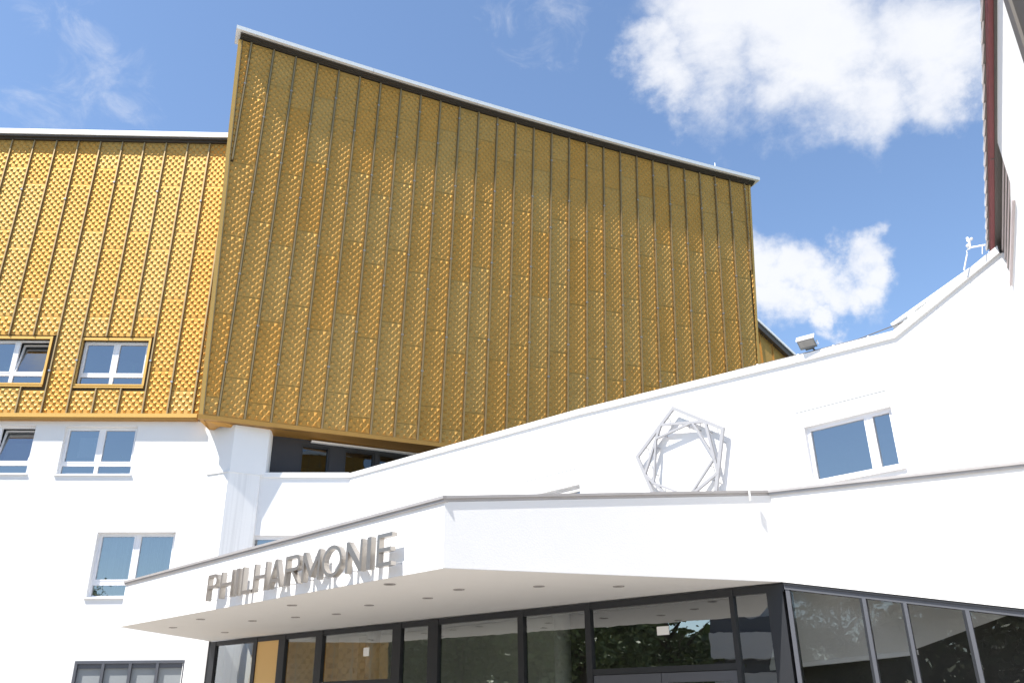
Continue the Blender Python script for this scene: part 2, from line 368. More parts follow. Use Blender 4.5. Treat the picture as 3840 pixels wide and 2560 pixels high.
# ------------------------------------------------------------------ office block on the left
lo = thing('office_block', 'office block on the left with white rendered lower floors and bright sunlit gold upper cladding', 'building', LW.P(-12, 0))
e1 = LW.px(859, 1756)[0]; TOPW = 9.84
win = {'A': rect(LW, Z3(575, 1052), Z3(1210, 1052), Z3(500, 1472), Z3(1150, 1478)), 'C': rect(LW, Z5(392, 222), Z5(1080, 230), Z5(292, 795), Z5(1000, 800))}
a = LW.px(*Z3(315, 1045)); b = LW.px(*Z3(232, 1470)); win['B'] = ((a[0] + b[0]) / 2 - 2.2, (a[0] + b[0]) / 2, win['A'][2] + .02, win['A'][3] + .02)
w_ = LW.px(*Z5(392, 222))[0]; win['C'] = (w_, LW.px(*Z5(1080, 230))[0], LW.px(*Z5(292, 795))[1], LW.px(*Z5(392, 222))[1])
gr = rect(LW, Z5(197, 1352), Z5(1172, 1352), Z5(160, 1552), Z5(1155, 1552)); win['G'] = (gr[0], gr[1], 1.0, gr[3])
MB().slab(LW, [(-24, 0), (e1, 0), (e1, TOPW), (-24, TOPW)], [loop(r) for r in win.values()], -.35, 0).build('wall', 'plaster', lo)
window(lo, LW, win['A'], .13); window(lo, LW, win['B'], .13, tilt=(1,)); wc = window(lo, LW, win['C'], .16)
# grille window near the ground
s0, s1, h0, h1 = win['G']; mb = MB(); e = .075
mb.box(LW, s0, s1, h1 - e, h1, -.1, .03); mb.box(LW, s0, s1, h0, h0 + e, -.1, .03)
for k in range(5):
    x = s0 + (s1 - s0 - e) * k / 4; mb.box(LW, x, x + e, h0 + e, h1 - e, -.1, .028)
gw = mb.build('grille_window', 'anthpale', lo)
for k in range(4):
    x = s0 + e + (s1 - s0 - e) * k / 4; x1 = s0 + (s1 - s0 - e) * (k + 1) / 4
    MB().box(LW, x, x1, h0 + e, h1 - e, -.09, -.07).build('infill', 'mesh', gw)
    MB().box(LW, x, x1, h1 - e - .12, h1 - e, -.07, -.02).build('head_bar', 'anthpale', gw)
room_box(lo, LW, (s0 - .3, s1 + .3, h0 - .5, h1 + .4), -.35, -1.5, 'room')
# thin horizontal ledge joint near the pier
MB().box(LW, e1 - 1.0, e1, 1.62, 1.635, 0, .01).build('ledge', 'mesh', lo)
# pier
E1 = at(859, 1756, 24.36); PR = Frame((E1.x, E1.y), 29)
p0 = LW.P(LW.px(783, 1765)[0], 0); pw = .92; E2 = PR.P(pw, 0); E3 = PR.P(pw + .24, 0)
def prism(pl_, z0, z1):
    n_ = len(pl_); mb = MB(); mb.add([V((p.x, p.y, z0)) for p in pl_] + [V((p.x, p.y, z1)) for p in pl_], [tuple(reversed(range(n_))), tuple(range(n_, 2 * n_))] + [(i, (i + 1) % n_, (i + 1) % n_ + n_, i + n_) for i in range(n_)]); return mb
bk = V((-.1, 1.3, 0))
prism([p0, V((E1.x, E1.y, 0)), E2, E2 + bk, p0 + bk], 0, 8.14).build('pier', 'board', lo)
PU = Frame((E1.x + .03, E1.y), 29)
prism([p0 + V((.02, 0, 0)), PU.P(0, 0), PU.P(pw + .12, 0, .0), PU.P(pw + .2, 0, -.1), PU.P(pw + .1, 0) + bk, p0 + bk], 8.17, 9.60).build('pier', 'plaster', lo)
prism([p0 + V((-.05, -.02, 0)), PR.P(-.02, 0, .02), PR.P(pw + .01, 0, .02), E2 + bk * .9, p0 + bk * .9], 8.14, 8.17).build('ledge', 'plaster', lo)
# gold storey
RIB0, RSP = -17.39, .7545
GB, GT = 9.99, 20.02; right = lambda h: -9.655 - (h - 9.9) * .027
g2 = rect(L, Z3(738, 292), Z3(1312, 305), Z3(665, 678), Z3(1255, 690))
a = L.px(*Z3(440, 290)); b = L.px(*Z3(372, 665)); x1 = (a[0] + b[0]) / 2; g1 = (x1 - (g2[1] - g2[0]), x1, g2[2] + .03, g2[3] + .03)
def fullw(g): return (round((g[0] - RIB0) / RSP), round((g[1] - RIB0) / RSP))
cols_w = {}
for g in (g1, g2):
    i0, i1 = fullw(g)
    for i in range(i0, i1): cols_w[i] = g
gl = [loop(g) for g in (g1, g2)]
MB().slab(L, [(-24, GB - .1), (right(GB), GB - .1), (right(20.4), 20.4), (-24, 20.4)], gl, -.3, -.03).build('cladding_wall', 'backing', lo)
rx = lambda i: RIB0 + RSP * i
for i in range(-7, 11):
    fam = 18.24 if i % 2 else 18.90
    seams = [fam - 2.5 * k for k in range(-1, 4)]
    cuts = sorted([GB] + [s for s in seams if GB + .3 < s < GT - .2] + [GT])
    a, b = rx(i) + .031, rx(i + 1) - .031
    if i == 10: a, b = rx(10) + .03, None
    fl = (lambda h, a=a: a)
    fr_ = (lambda h, b=b: b) if b is not None else (lambda h: right(h) - .01)
    if i == 9:
        fr_ = lambda h: min(rx(10) - .03, right(h) - .015)
    if i == 10: fr_ = lambda h: max(rx(10) + .031, right(h) - .01)
    segs = list(zip(cuts[:-1], cuts[1:]))
    if i in cols_w:
        g = cols_w[i]; lo_, hi_ = g[2] - .16, g[3] + .13
        ns = []
        for (p, q) in segs:
            if p < lo_: ns.append((p, min(q, lo_)))
            if q > hi_: ns.append((max(p, hi_), q))
        segs = [x for x in ns if x[1] - x[0] > .12]
    for (p, q) in segs:
        w = fr_((p + q) / 2) - fl((p + q) / 2)
        if w > .02: embossed_panel(L.P, fl, fr_, p + .006, q - .006, lo, cols=max(1, round(w / .118)), pitch=.118, off=i)
for i in range(-7, 11):
    segs = [(GB - .02, GT)]
    for g in (g1, g2):
        i0, i1 = fullw(g)
        if i0 < i < i1: segs = [(GB - .02, g[2] - .14), (g[3] + .12, GT)]
    for (p, q) in segs:
        top = q
        if i == 10: q = 16.4
        r_ = MB().box(L, rx(i) - .028, rx(i) + .028, p, q, -.03, .055).box(L, rx(i) - .008, rx(i) + .020, p + .02, q - .01, .055, .078).build('rib', 'goldrib', lo)
        if q - p > 5:
            for k in range(2 if i % 2 else 1):
                h = 11.0 + (i % 3) * .35 + k * 6.6
                if p < h < q: MB().box(L, rx(i) - .035, rx(i) + .03, h, h + .05, .05, .10).build('clip', 'rod', r_)
for g, tl in ((g2, ()), (g1, (1,))):
    w = window(lo, L, g, .12, tilt=tl, sill=False, th=.32)
    s0, s1, h0, h1 = g; t = .07
    MB().box(L, s0 - t, s0, h0 - .06, h1 + .09, -.12, .035).box(L, s1, s1 + t, h0 - .06, h1 + .09, -.12, .035).box(L, s0, s1, h1, h1 + .085, -.12, .033).box(L, s0, s1, h0 - .055, h0, -.12, .033).build('surround', 'goldtrim', w)
    MB().box(L, s0 - t, s1 + t, h0 - .13, h0 - .085, -.03, .055).build('drip_edge', 'goldtrim', w)
MB().box(L, -24, right(9.9) - .02, 9.86, 9.985, -.12, .10).build('base_trim', 'goldtrim', lo)
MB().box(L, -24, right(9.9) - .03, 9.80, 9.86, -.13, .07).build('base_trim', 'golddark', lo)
MB().box(L, -24, right(20.1) - .02, 20.03, 20.09, -.02, .10).box(L, -24, right(20.2) - .02, 20.09, 20.16, -.02, .20).build('gutter', 'gutter', lo)
MB().box(L, -24, right(20.3) - .02, 20.16, 20.36, -.3, .25).build('roof_edge', 'fascia', lo)
MB().quad(L.P(-24, 20.3, -.3), L.P(-9.9, 20.3, -.3), L.P(-9.9, 20.3, -14), L.P(-24, 20.3, -14)).build('roof', 'zinc', lo)
# blind and curtain behind the lower windows
s0, s1, h0, h1 = win['A']
mb = MB()
for k in range(24): h = h0 + .62 + k * .026; mb.box(LW, s0 + .35, s0 + 1.02, h, h + .004, -.36, -.325)
kind(mb.build('blind', 'blind', lo), 'stuff')
s0, s1, h0, h1 = win['B']; mb = MB()
for k in range(26): h = h0 + .42 + k * .026; mb.box(LW, s0 + 1.15, s1 - .08, h, h + .004, -.56, -.525)
kind(mb.build('blind', 'blind', lo), 'stuff')
s0, s1, h0, h1 = win['C']; mb = MB()
pts = [(s0 + (s1 - s0) * k / 90, -.55 + .06 * math.sin(k * .9) + .03 * math.sin(k * 2.3)) for k in range(91)]
for (a, d), (b, d2) in zip(pts, pts[1:]): mb.quad(LW.P(a, h0 - .3, d), LW.P(b, h0 - .3, d2), LW.P(b, h1 + .2, d2), LW.P(a, h1 + .2, d))
mb.build('curtain', 'curtain', lo, smooth=True)

# ------------------------------------------------------------------ concert hall
hall = thing('concert_hall', 'tall slanted gold concert hall block with a pale sagging roof edge, brown in grazing sun', 'building', T.P(10, -9.8))
TS0 = lambda h: .02 - .3 * h / 8.7 if h < 8.7 else -.3 - (h - 8.7) * .032            # left edge line
TS1 = lambda h: 21.03 + .063 * h                                                        # right edge line
HT = lambda s: 14.34 - .085 * s + .0019 * s * s                                         # sagging top line
HB = lambda s: .11 - .018 * s                                                           # bottom line
def rib(j):
    sb = .547 + .80 * j - .0004 * j * j; st = .775 + .811 * j - .00046 * j * j
    return lambda h: sb + (st - sb) * h / 14.0
outl = [(TS0(h), h) for h in [i * 14.36 / 20 + .02 for i in range(20, -1, -1)]] + [(TS1(0), HB(21))] + [(TS1(13.3), 13.3)] + [(s, HT(s)) for s in [21 - i * .7 for i in range(0, 30)]]
MB().slab(T, outl, [], -.3, -.03).build('cladding_wall', 'backing', hall)
for j in range(-1, 28):
    l_, r_ = rib(j - 1), rib(j)
    if j == -1: fl = lambda h: TS0(h) + .135
    elif j == 0: fl = lambda h, f=l_: TS0(h) + .135 if (h < 9.193 or f(h) - .10 < TS0(h)) else f(h) + .042
    else: fl = lambda h, f=l_: max(f(h) + .042, TS0(h) + .135)
    fr_ = lambda h, f=r_: f(h) - .042
    if j >= 26: fr_ = lambda h, f=r_: min(f(h) - .03, TS1(h) - .11)
    fam = (12.0 if j % 2 == 0 or j < 0 else 12.72) - .03 * .8 * j
    seams = [fam - 2.81 * k for k in range(-1, 5)]
    base, topv = HB(.55 + .8 * j) + .08, HT(.4 + .8 * j) + .10
    cuts = sorted([base] + [s for s in seams if base + .25 < s < topv - .5] + [topv])
    for p, q in zip(cuts[:-1], cuts[1:]):
        if fr_((p + q) / 2) - fl((p + q) / 2) < .03: continue
        lastp = q == topv
        w = fr_((p + q) / 2) - fl((p + q) / 2)
        embossed_panel(T.P, fl, fr_, p + .006, q - .006, hall, cols=max(1, round(w / .124)), pitch=.127, top=(lambda s: HT(s) - .06) if lastp else None, off=j)
def tbar(fr, f, h0, h1, w, d0, d1, mb=None):
    mb = mb or MB()
    return mb.hexa([fr.P(f(h) + x, h, d) for d in (d0, d1) for x, h in ((-w, h0), (w, h0), (w, h1), (-w, h1))])
for j in range(-1, 27):
    f = rib(j); h0 = HB(f(0)) + .03; h1 = HT(f(14)) - .04
    if j == -1: h0 = 9.25
    if j == 26: h0 = 9.0
    mb = MB(); tbar(T, f, h0, h1, .028, -.03, .065, mb); tbar(T, lambda h: f(h) + .006, h0 + .02, h1 - .02, .013, .065, .092, mb)
    r_ = mb.build('rib', 'goldrib', hall)
    for k in range(4):
        h = 1.9 + (j * 1.37) % 2.6 + k * 3.1
        if h0 + .3 < h < h1 - .3: MB().box(T, f(h) - .034, f(h) + .036, h, h + .05, .05, .09).build('clip', 'rod', r_)
mb = MB()
hs = [.02 + 14.28 * i / 12 for i in range(13)]
for a, b in zip(hs, hs[1:]):
    mb.hexa([T.P(TS0(h) + x, h, d) for d in (-.05, .06) for x, h in ((-.02, a), (.10, a), (.10, b), (-.02, b))])
mb.build('corner_trim', 'goldtrim', hall)
mb = MB()
for a, b in zip(hs, hs[1:]):
    mb.hexa([T.P(TS0(h) + x, h, d) for d in (-.03, .075) for x, h in ((.105, a), (.125, a), (.125, b), (.105, b))])
mb.build('corner_trim', 'goldrib', hall)
mb = MB()
mb.hexa([T.P(TS1(h) + x, h, d) for d in (-.05, .05) for x, h in ((-.10, -.2), (.0, -.2), (.0, 13.36), (-.10, 13.36))])
mb.build('corner_trim', 'goldtrim', hall)
# side return of the leaning left edge
mb = MB()
for a, b in zip(hs, hs[1:]): mb.quad(T.P(TS0(a) - .021, a, .05), T.P(TS0(b) - .021, b, .05), T.P(TS0(b) - .021, b, .05) + V((.3, 3, 0)), T.P(TS0(a) - .021, a, .05) + V((.3, 3, 0)))
mb.build('side_wall', 'goldtrim', hall)
MB().quad(T.P(21.04, -.3, -.1), T.P(TS1(13.3), 13.3, -.1), T.P(TS1(13.3), 13.3, -9), T.P(21.04, -.3, -9)).build('side_wall', 'gold', hall)
# bottom trim and roof edge, following the curve
n = 27; ss = [-.02 + (21.03 + .02) * i / n for i in range(n + 1)]
mb = MB()
for a, b in zip(ss, ss[1:]): mb.hexa([T.P(s, HB(s) + y, d) for d in (-.05, .10) for s, y in ((a, -.09), (b, -.09), (b, .05), (a, .05))])
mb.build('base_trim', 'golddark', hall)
ss = [-.62 + (22.18 + .62) * i / n for i in range(n + 1)]
for nm, mt, y0, y1, d0, d1 in (('gutter', 'gutter', -.02, .02, -.05, .09), ('gutter', 'gutter', .02, .06, -.05, .17), ('gutter', 'gutter', .06, .105, -.05, .25)):
    mb = MB(); tt = [-.45 + (22.0 + .45) * i / n for i in range(n + 1)]
    for a, b in zip(tt, tt[1:]): mb.hexa([T.P(s, HT(s) + y, d) for d in (d0, d1) for s, y in ((a, y0), (b, y0), (b, y1), (a, y1))])
    mb.build(nm, mt, hall)
for g0, g1_ in ((0, 6), (6, 11), (11, 17), (17, 22), (22, n)):
    mb = MB()
    for a, b in zip(ss[g0:g1_], ss[g0 + 1:g1_ + 1]):
        b2 = b - (.012 if b == ss[g1_] else 0)
        mb.hexa([T.P(s, HT(s) + y, d) for d in (-.5, .38) for s, y in ((a, .105), (b2, .105), (b2, .26), (a, .26))])
    mb.build('roof_edge', 'fascia', hall)
mb = MB()
for a, b in zip(ss, ss[1:]): mb.quad(T.P(a, HT(a) + .2, -.4), T.P(b, HT(b) + .2, -.4), T.P(8 + b * .5, HT(b) - 1, -10), T.P(8 + a * .5, HT(a) - 1, -10))
mb.build('roof', 'zinc', hall)
# underside and recessed terrace storey
zb = c0.z - .07
back = [onz(*Z4(*q_), zb) for q_ in ((180, 362), (215, 395), (295, 350), (405, 362), (660, 398), (1010, 450), (1400, 500), (1700, 530), (2090, 575))]
tdir = (back[-1] - back[4]).normalized(); back = back[:4] + [p + V((-.10, .25, 0)) for p in back[4:]]; back.append(back[-1] + tdir * 9)
ft = [T.P(s, HB(s) - .07, -.05) for s in (-.02, .15, .4, .75, 1.3, 2.4, 4.2, 6, 8, 19)]
mb = MB()
for i in range(len(ft) - 1):
    a, b, c, d = back[i], back[i + 1], ft[i + 1], ft[i]; mb.add([a, b, c, d, a + V((0, 0, .1)), b + V((0, 0, .1)), c + V((0, 0, .1)), d + V((0, 0, .1))], ((3, 2, 1, 0), (4, 5, 6, 7), (0, 1, 5, 4), (1, 2, 6, 5), (2, 3, 7, 6), (3, 0, 4, 7)))
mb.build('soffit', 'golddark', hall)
e_ = back[1]; f_ = T.P(-.02, HB(0) - .07, .06)
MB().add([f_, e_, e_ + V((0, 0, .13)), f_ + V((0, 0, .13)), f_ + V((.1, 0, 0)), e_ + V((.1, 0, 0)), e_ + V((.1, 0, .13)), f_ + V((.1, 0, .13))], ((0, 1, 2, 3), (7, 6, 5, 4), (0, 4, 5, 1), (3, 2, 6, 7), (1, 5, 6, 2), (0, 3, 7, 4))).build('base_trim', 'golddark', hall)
TW = Frame((back[4].x - .02, back[4].y - .02), math.degrees(math.atan2(tdir.y, tdir.x))); tw = thing('terrace_storey', 'dark charcoal recessed storey with black framed windows in the gap under the gold overhang', 'storey', TW.P(4, 8))
h0, h1 = 6.0, zb - .05
w1 = rect(TW, Z4(1008, 470), Z4(1262, 500), Z4(1000, 730), Z4(1255, 730)); w2 = rect(TW, Z4(1390, 540), Z4(1660, 560), Z4(1385, 730), Z4(1655, 730)); w3 = rect(TW, Z4(1692, 570), Z4(1960, 590), Z4(1690, 730), Z4(1955, 730))
w1, w2, w3 = [(w[0], w[1], 7.2, min(w[3], h1 - .1)) for w in (w1, w2, w3)]
MB().slab(TW, [(-.15, h0), (18, h0), (18, h1 + .35), (-.15, h1 + .35)], [loop(w) for w in (w1, w2, w3)], -.25, 0).build('wall', 'darkwall', tw)
MB().box(TW, 1.6, 18, h1 - .03, h1 + .02, .02, .16).build('edge_strip', 'plaster', tw)
for w in (w1, w2, w3):
    mb = MB(); e = .06
    mb.box(TW, w[0], w[0] + e, w[2], w[3], -.15, -.03).box(TW, w[1] - e, w[1], w[2], w[3], -.15, -.03).box(TW, w[0] + e, w[1] - e, w[3] - e, w[3], -.15, -.032)
    wf = mb.build('window', 'anth', tw)
    MB().quad(TW.P(w[0] + e, w[2], -.1), TW.P(w[1] - e, w[2], -.1), TW.P(w[1] - e, w[3] - e, -.1), TW.P(w[0] + e, w[3] - e, -.1)).build('pane', 'shadeglass', wf)
room_box(tw, TW, (w1[0] - .3, w3[1] + .5, 6.2, h1 - .05), -.26, -3.2, 'foyerdark')
# ------------------------------------------------------------------ white wing with the emblem
wing = thing('white_wing', 'long white rendered wing with rising parapet crossing in front of the gold hall', 'building', W.P(9, 0))
PARA = [(-.0, W.px(1314, 1790)[1]), W.px(2175, 1555), W.px(3020, 1353), W.px(3358, 1268)]
ck = W.px(3737, 955); PARA += [(18.355, ck[1])]
wr = rect(W, ZW(1470, 370), ZW(2065, 215), ZW(1537, 745), ZW(2140, 632)); wr = (wr[0], wr[1], wr[2], wr[3])
xr = W.px(2174, 1813); wm = (xr[0] - 1.75, xr[0], xr[1] - 1.0, xr[1])
MB().slab(W, [(0, 0), (18.7, 0), (18.7, PARA[-1][1])] + list(reversed(PARA)), [loop(wr), loop(wm)], -.35, 0).build('wall', 'plaster', wing)
sx0 = S.px(948, 1790)[0]; sh = S.px(1314, 1790)[1]
sw = S.px(940, 2006); ws = (sw[0], sw[0] + 2.2, sw[1] - 1.5, sw[1])
MB().slab(S, [(sx0 - .6, 0), (0, 0), (0, sh), (sx0 - .6, sh)], [loop(ws)], -.34, 0).build('wall', 'plaster', wing)
window(wing, S, ws, .14, room=True)
def coping(fr, pts, parent, w=.05, up=.19, name='coping', m_='whitecoping', joints=()):
    for (a, ha), (b, hb) in zip(pts, pts[1:]):
        MB().hexa([fr.P(s, h, d) for d in (-.42, w) for s, h in ((a, ha), (b, hb), (b, hb + up), (a, ha + up))]).build(name, m_, parent)
coping(W, PARA, wing, up=.13)
coping(S, [(sx0 - .4, sh), (-.03, sh)], wing, up=.148)
for s in (2.05, 6.25, 10.2, 12.7, 14.26, 15.5, 16.5, 16.95, 17.8):
    h = None
    for (a, ha), (b, hb) in zip(PARA, PARA[1:]):
        if a <= s <= b: h = ha + (hb - ha) * (s - a) / (b - a)
    MB().box(W, s - .006, s + .006, h + .008, h + .12, .05, .054).build('joint', 'rust', wing)
ww = window(wing, W, wr, .08, sill=True, low=False, split=.72, sash=.02)
# shutter box lines above the two wing windows
for r_ in (wr, wm):
    g = .29 if r_ is wr else .36
    MB().box(W, r_[0] - .12, r_[1] - .02, r_[3] + g, r_[3] + g + .012, 0, .006).build('groove_strip', 'mesh', wing)
MB().box(W, 4.93, 4.936, 3, 7.2, 0, .003).build('groove_strip', 'mesh', wing)
w2_ = window(wing, W, wm, .2, sill=False, low=False)
for k in range(6):
    h = wm[3] - .10 - .13 * k; MB().box(W, wm[0], wm[1], h - .035, h, -.12, -.05).build('outer_slat', 'blind', w2_)

# emblem: three twisted pentagons of flat bar standing off the wall
EC, ER = W.px(2569, 1727), 1.15
def penta(c, r, ang): return [(c[0] + r * math.cos(math.radians(ang - 72 * k)), c[1] + r * math.sin(math.radians(ang - 72 * k))) for k in range(5)]
emb = thing('pentagon_emblem', 'grey metal emblem of three twisted nested pentagons standing off the white wall', 'emblem', W.P(EC[0], EC[1] - ER, .1))
p1 = penta(EC, ER, 93.5)
def twist(p, f): return [(p[i][0] + (p[(i + 1) % 5][0] - p[i][0]) * f, p[i][1] + (p[(i + 1) % 5][1] - p[i][1]) * f) for i in range(5)]
p2 = twist(p1, .66); p3 = twist(p2, .72)
for k, (p, w) in enumerate(((p1, .07), (p2, .066), (p3, .06))):
    inn = [(EC[0] + (x - EC[0]) * (1 - w / ER * 1.25), EC[1] + (y - EC[1]) * (1 - w / ER * 1.25)) for x, y in p]
    mb = MB()
    for i in range(5):
        j = (i + 1) % 5; mb.hexa([W.P(*q_, d) for d in (.12 + .003 * k, .17 + .003 * k) for q_ in (p[j], p[i], inn[i], inn[j])])
    pen = mb.build('pentagon', 'emblem', emb)
    mb = MB()
    for i in range(5):
        for f in (.2, .8):
            x = p[i][0] + (p[(i + 1) % 5][0] - p[i][0]) * f; y = p[i][1] + (p[(i + 1) % 5][1] - p[i][1]) * f
            x, y = EC[0] + (x - EC[0]) * .97, EC[1] + (y - EC[1]) * .97
            MB().tube([W.P(x, y, .001), W.P(x, y, .125)], .012, 6).build('standoff', 'rod', pen)

# floodlight on the parapet
fp = W.px(3062, 1322)
fl_ = thing('floodlight', 'grey box floodlight on a bracket standing on the white parapet', 'floodlight', W.P(fp[0], fp[1] - .1, -.15))
FF = Frame(W.P(fp[0] - .10, fp[1] + .17, .12), -38, 0)
tiltm = Matrix.Rotation(math.radians(-55), 3, FF.u)      # face looks down at the forecourt
FF.w = tiltm.transposed() @ FF.w if (tiltm @ FF.n).z > FF.n.z else tiltm @ FF.w
FF.n = FF.u.cross(FF.w)
hw, hh = .16, .105
MB().hexa([FF.P(x, y, d) for d in (-.13, 0) for x, y in (((-hw * (.72 if d < -.1 else 1)), -hh * (.7 if d < -.1 else 1)), (hw * (.72 if d < -.1 else 1), -hh * (.7 if d < -.1 else 1)), (hw * (.72 if d < -.1 else 1), hh), (-hw * (.72 if d < -.1 else 1), hh))]).build('housing', 'lamp', fl_)
MB().box(FF, -hw - .012, hw + .012, hh, hh + .012, -.12, .012).build('hood', 'rod', fl_)
MB().box(FF, -hw + .022, hw - .022, -hh + .05, hh - .015, .0, .006).build('lens', 'lens', fl_)
MB().box(FF, -.08, .08, -hh - .045, -hh + .02, -.11, -.015).build('gear_box', 'lamp', fl_)
MB().tube([FF.P(.02, -hh - .03, -.08), W.P(fp[0], fp[1] + .0, -.1), W.P(fp[0] + .02, fp[1] - .12, -.15)], .016).box(W, fp[0] - .07, fp[0] + .07, fp[1] - .02, fp[1] + .06, -.16, -.06).build('bracket', 'gutter', fl_)
MB().ball(FF.P(hw + .01, -.02, -.06), .018).ball(FF.P(hw + .01, -.08, -.06), .018).build('hinge_bolt', 'whiteplastic', fl_)

# lightning conductor along the parapet
lc = thing('lightning_conductor', 'thin dark lightning conductor wire with clips along the white parapet top', 'wire', W.P(15, 8, -.1))
def ptop(s):
    for (a, ha), (b, hb) in zip(PARA, PARA[1:]):
        if a <= s <= b: return ha + (hb - ha) * (s - a) / (b - a) + .13
    return PARA[-1][1] + .13
MB().tube([W.P(s, ptop(s) + .045, -.05) for s in (13.3, 14.2, 15.0, 15.8, 16.67, 17.2, 17.8, 18.45)], .009, 6).build('wire', 'gutter', lc)
for s in (13.8, 14.65, 15.35, 16.0, 16.67, 17.25, 17.8, 18.2): MB().ball(W.P(s, ptop(s) + .035, -.04), .024, 8).build('clip', 'whiteplastic', lc)

# roof light slab behind the rising parapet
rl = thing('roof_light', 'white sloping roof slab with a rounded edge just behind the rising parapet', 'roof slab', W.P(17.5, 8, -1.4))
RF = W.off(-1.1); a = RF.px(3345, 1212); b = RF.px(3640, 1003)
mb = MB(); mb.hexa([RF.P(s, h, d) for d in (-1.6, 0) for s, h in ((a[0], a[1] - .1), (b[0], b[1] - .1), (b[0], b[1]), (a[0], a[1]))]); mb.build('slab', 'whitecoping', rl)
MB().tube([RF.P(a[0], a[1] - .05, 0), RF.P(b[0], b[1] - .05, 0)], .052, 10).build('edge_tube', 'whiteplastic', rl)
MB().hexa([RF.P(s, h, d) for d in (-1.5, -.06) for s, h in ((a[0] + .1, a[1] - .8), (b[0], b[1] - .8), (b[0], b[1] - .11), (a[0] + .1, a[1] - .1))]).build('upstand', 'zinc', rl)
MB().box(RF, a[0] + .33, a[0] + .45, a[1] - .18, a[1] + .02, -.02, .1).build('roller', 'whiteplastic', rl)

# ------------------------------------------------------------------ wing on the right with red eaves
rw = thing('red_eaved_wing', 'white wing at the right edge with dark red eaves and a louvred opening', 'building', R.P(3, 0))
EH = (R.px(3738, 450)[1] + R.px(3736, 850)[1]) / 2; l0 = R.px(*(3640 + 255 / 2.53, 480 + 140 / 2.53)); l1 = R.px(3640 + 375 / 2.53, 480 + 540 / 2.53)
lb = R.px(3795, 1080)
lou = [(lb[0] + .1, lb[1]), (l1[0] + .05, l1[1]), (l0[0], EH - .03), (-.25, EH - .03), (-.25, lb[1] + .6)]
wt = (6.42, 9.3, 6.5, 8.6)
MB().slab(R, [(-.9, 0), (14, 0), (14, EH), (-.9, EH)], [lou], -.3, 0).build('wall', 'plaster', rw)
wf = MB().box(R, wt[0], wt[0] + .22, wt[2], wt[3], .002, .04).box(R, wt[0] + .22, wt[1], wt[3] - .16, wt[3], .002, .04).box(R, wt[0] + .22, wt[1], wt[2], wt[2] + .16, .002, .04).build('window', 'slat', rw)
MB().box(R, wt[0] + .22, wt[1], wt[2] + .16, wt[3] - .16, .002, .012).build('shutter', 'foyerdark', wf)
MB().box(R, wt[0] - .05, wt[0] - .002, wt[2], wt[3], .002, .02).build('window_edge', 'zinc', wf)
room_box(rw, R, (-.45, l1[0] + .3, lb[1] - .1, EH), -.22, -1.2, 'foyerdark')
lx = lambda h: l0[0] + (l1[0] + .05 - l0[0]) * (EH - h) / (EH - l1[1])
lr = lambda h: -.24 + (lb[0] + .34) * max(0, (lb[1] + .6 - h) / .6)
nb = 6; bh = (EH - .04 - lb[1]) / nb
for k in range(nb):
    h0, h1 = lb[1] + .03 + k * bh, lb[1] + .03 + (k + 1) * bh - .018
    MB().hexa([R.P(s, y, d) for d, y0, y1 in ((-.10, h0 + .02, h1), (-.05, h0, h1 - .02)) for s, y in ((lr(h0), y0), (lx(h0) - .02, y0), (lx(h1) - .02, y1), (lr(h1), y1))]).build('louvre_slat', 'slat', rw)
    MB().box(R, lr(h1) + .01, lx(h1) - .03, h1 - .012, h1 + .002, -.075, -.035).build('slat_edge', 'pinkframe', rw)
MB().box(R, lb[0] + .1, l1[0] + .05, lb[1] - .005, lb[1] + .03, -.1, .035).build('louvre_frame', 'pinkframe', rw)
MB().box(R, -.3, l0[0] + .05, EH - .06, EH - .031, -.29, .004).build('louvre_head', 'gutter', rw)
ev = onz(3701, 600, EH - .015); ed = (ev - R.P(0, EH)).dot(R.n)
MB().hexa([R.P(s, h, d) for d in (-.3, ed - .04) for s, h in ((-.62, EH + .02), (13.5, EH + .02), (13.5, EH + .14), (-.62, EH + .14))]).build('eaves', 'red', rw)
MB().box(R, -.62, 13.5, EH - .015, EH + .0, ed - .14, ed - .04).build('eaves_board', 'red', rw)
MB().box(R, -.4, 13.5, EH - .05, EH - .0, .0, .03).build('gutter', 'gutter', rw)
MB().box(R, 2.62, 2.645, EH - .02, EH + .018, .01, ed - .05).build('joint', 'gutter', rw)
x = -.6
while x < 9.5:
    l_ = .40
    MB().hexa([R.P(s, h + (s - x) * 0, d + (.022 * (1 - (s - x) / l_))) for d in (ed - .03, ed - .012) for s, h in ((x, EH + .145), (x + l_ - .015, EH + .145), (x + l_ - .015, EH + .195), (x, EH + .195))]).build('edge_plate', 'tile', rw)
    x += l_
MB().quad(R.P(-.62, EH + .16, ed), R.P(13.5, EH + .16, ed), R.P(13.5, EH + 1.5, -6), R.P(-.62, EH + 1.5, -6)).build('roof', 'zinc', rw)

# anemometer on an arm in front of the corner
AF_ = W.off(.12); pa = lambda x, y: AF_.P(*AF_.px(3560 + x / 9.8, 850 + y / 9.8))
an = thing('anemometer', 'small white cup anemometer on a horizontal arm beside the red eaves', 'anemometer', pa(760, 740))
MB().tube([pa(745, 775), pa(1330, 672)], .015).build('arm', 'whiteplastic', an)
MB().tube([pa(775, 745), pa(745, 600), pa(735, 470)], [.012, .02, .018]).build('mast', 'whiteplastic', an)
for x, y in ((665, 435), (815, 450), (690, 520)): MB().tube([pa(735, 465), pa(x, y)], .007, 6).ball(pa(x, y), .026, 10).build('cup', 'whiteplastic', an)
MB().ball(pa(685, 705), .032, 10).tube([pa(690, 780), pa(685, 720)], .012).build('sensor', 'whiteplastic', an)
MB().tube([pa(770, 815), pa(680, 840), pa(630, 890), pa(660, 980)], .008, 6).build('cable', 'whiteplastic', an)
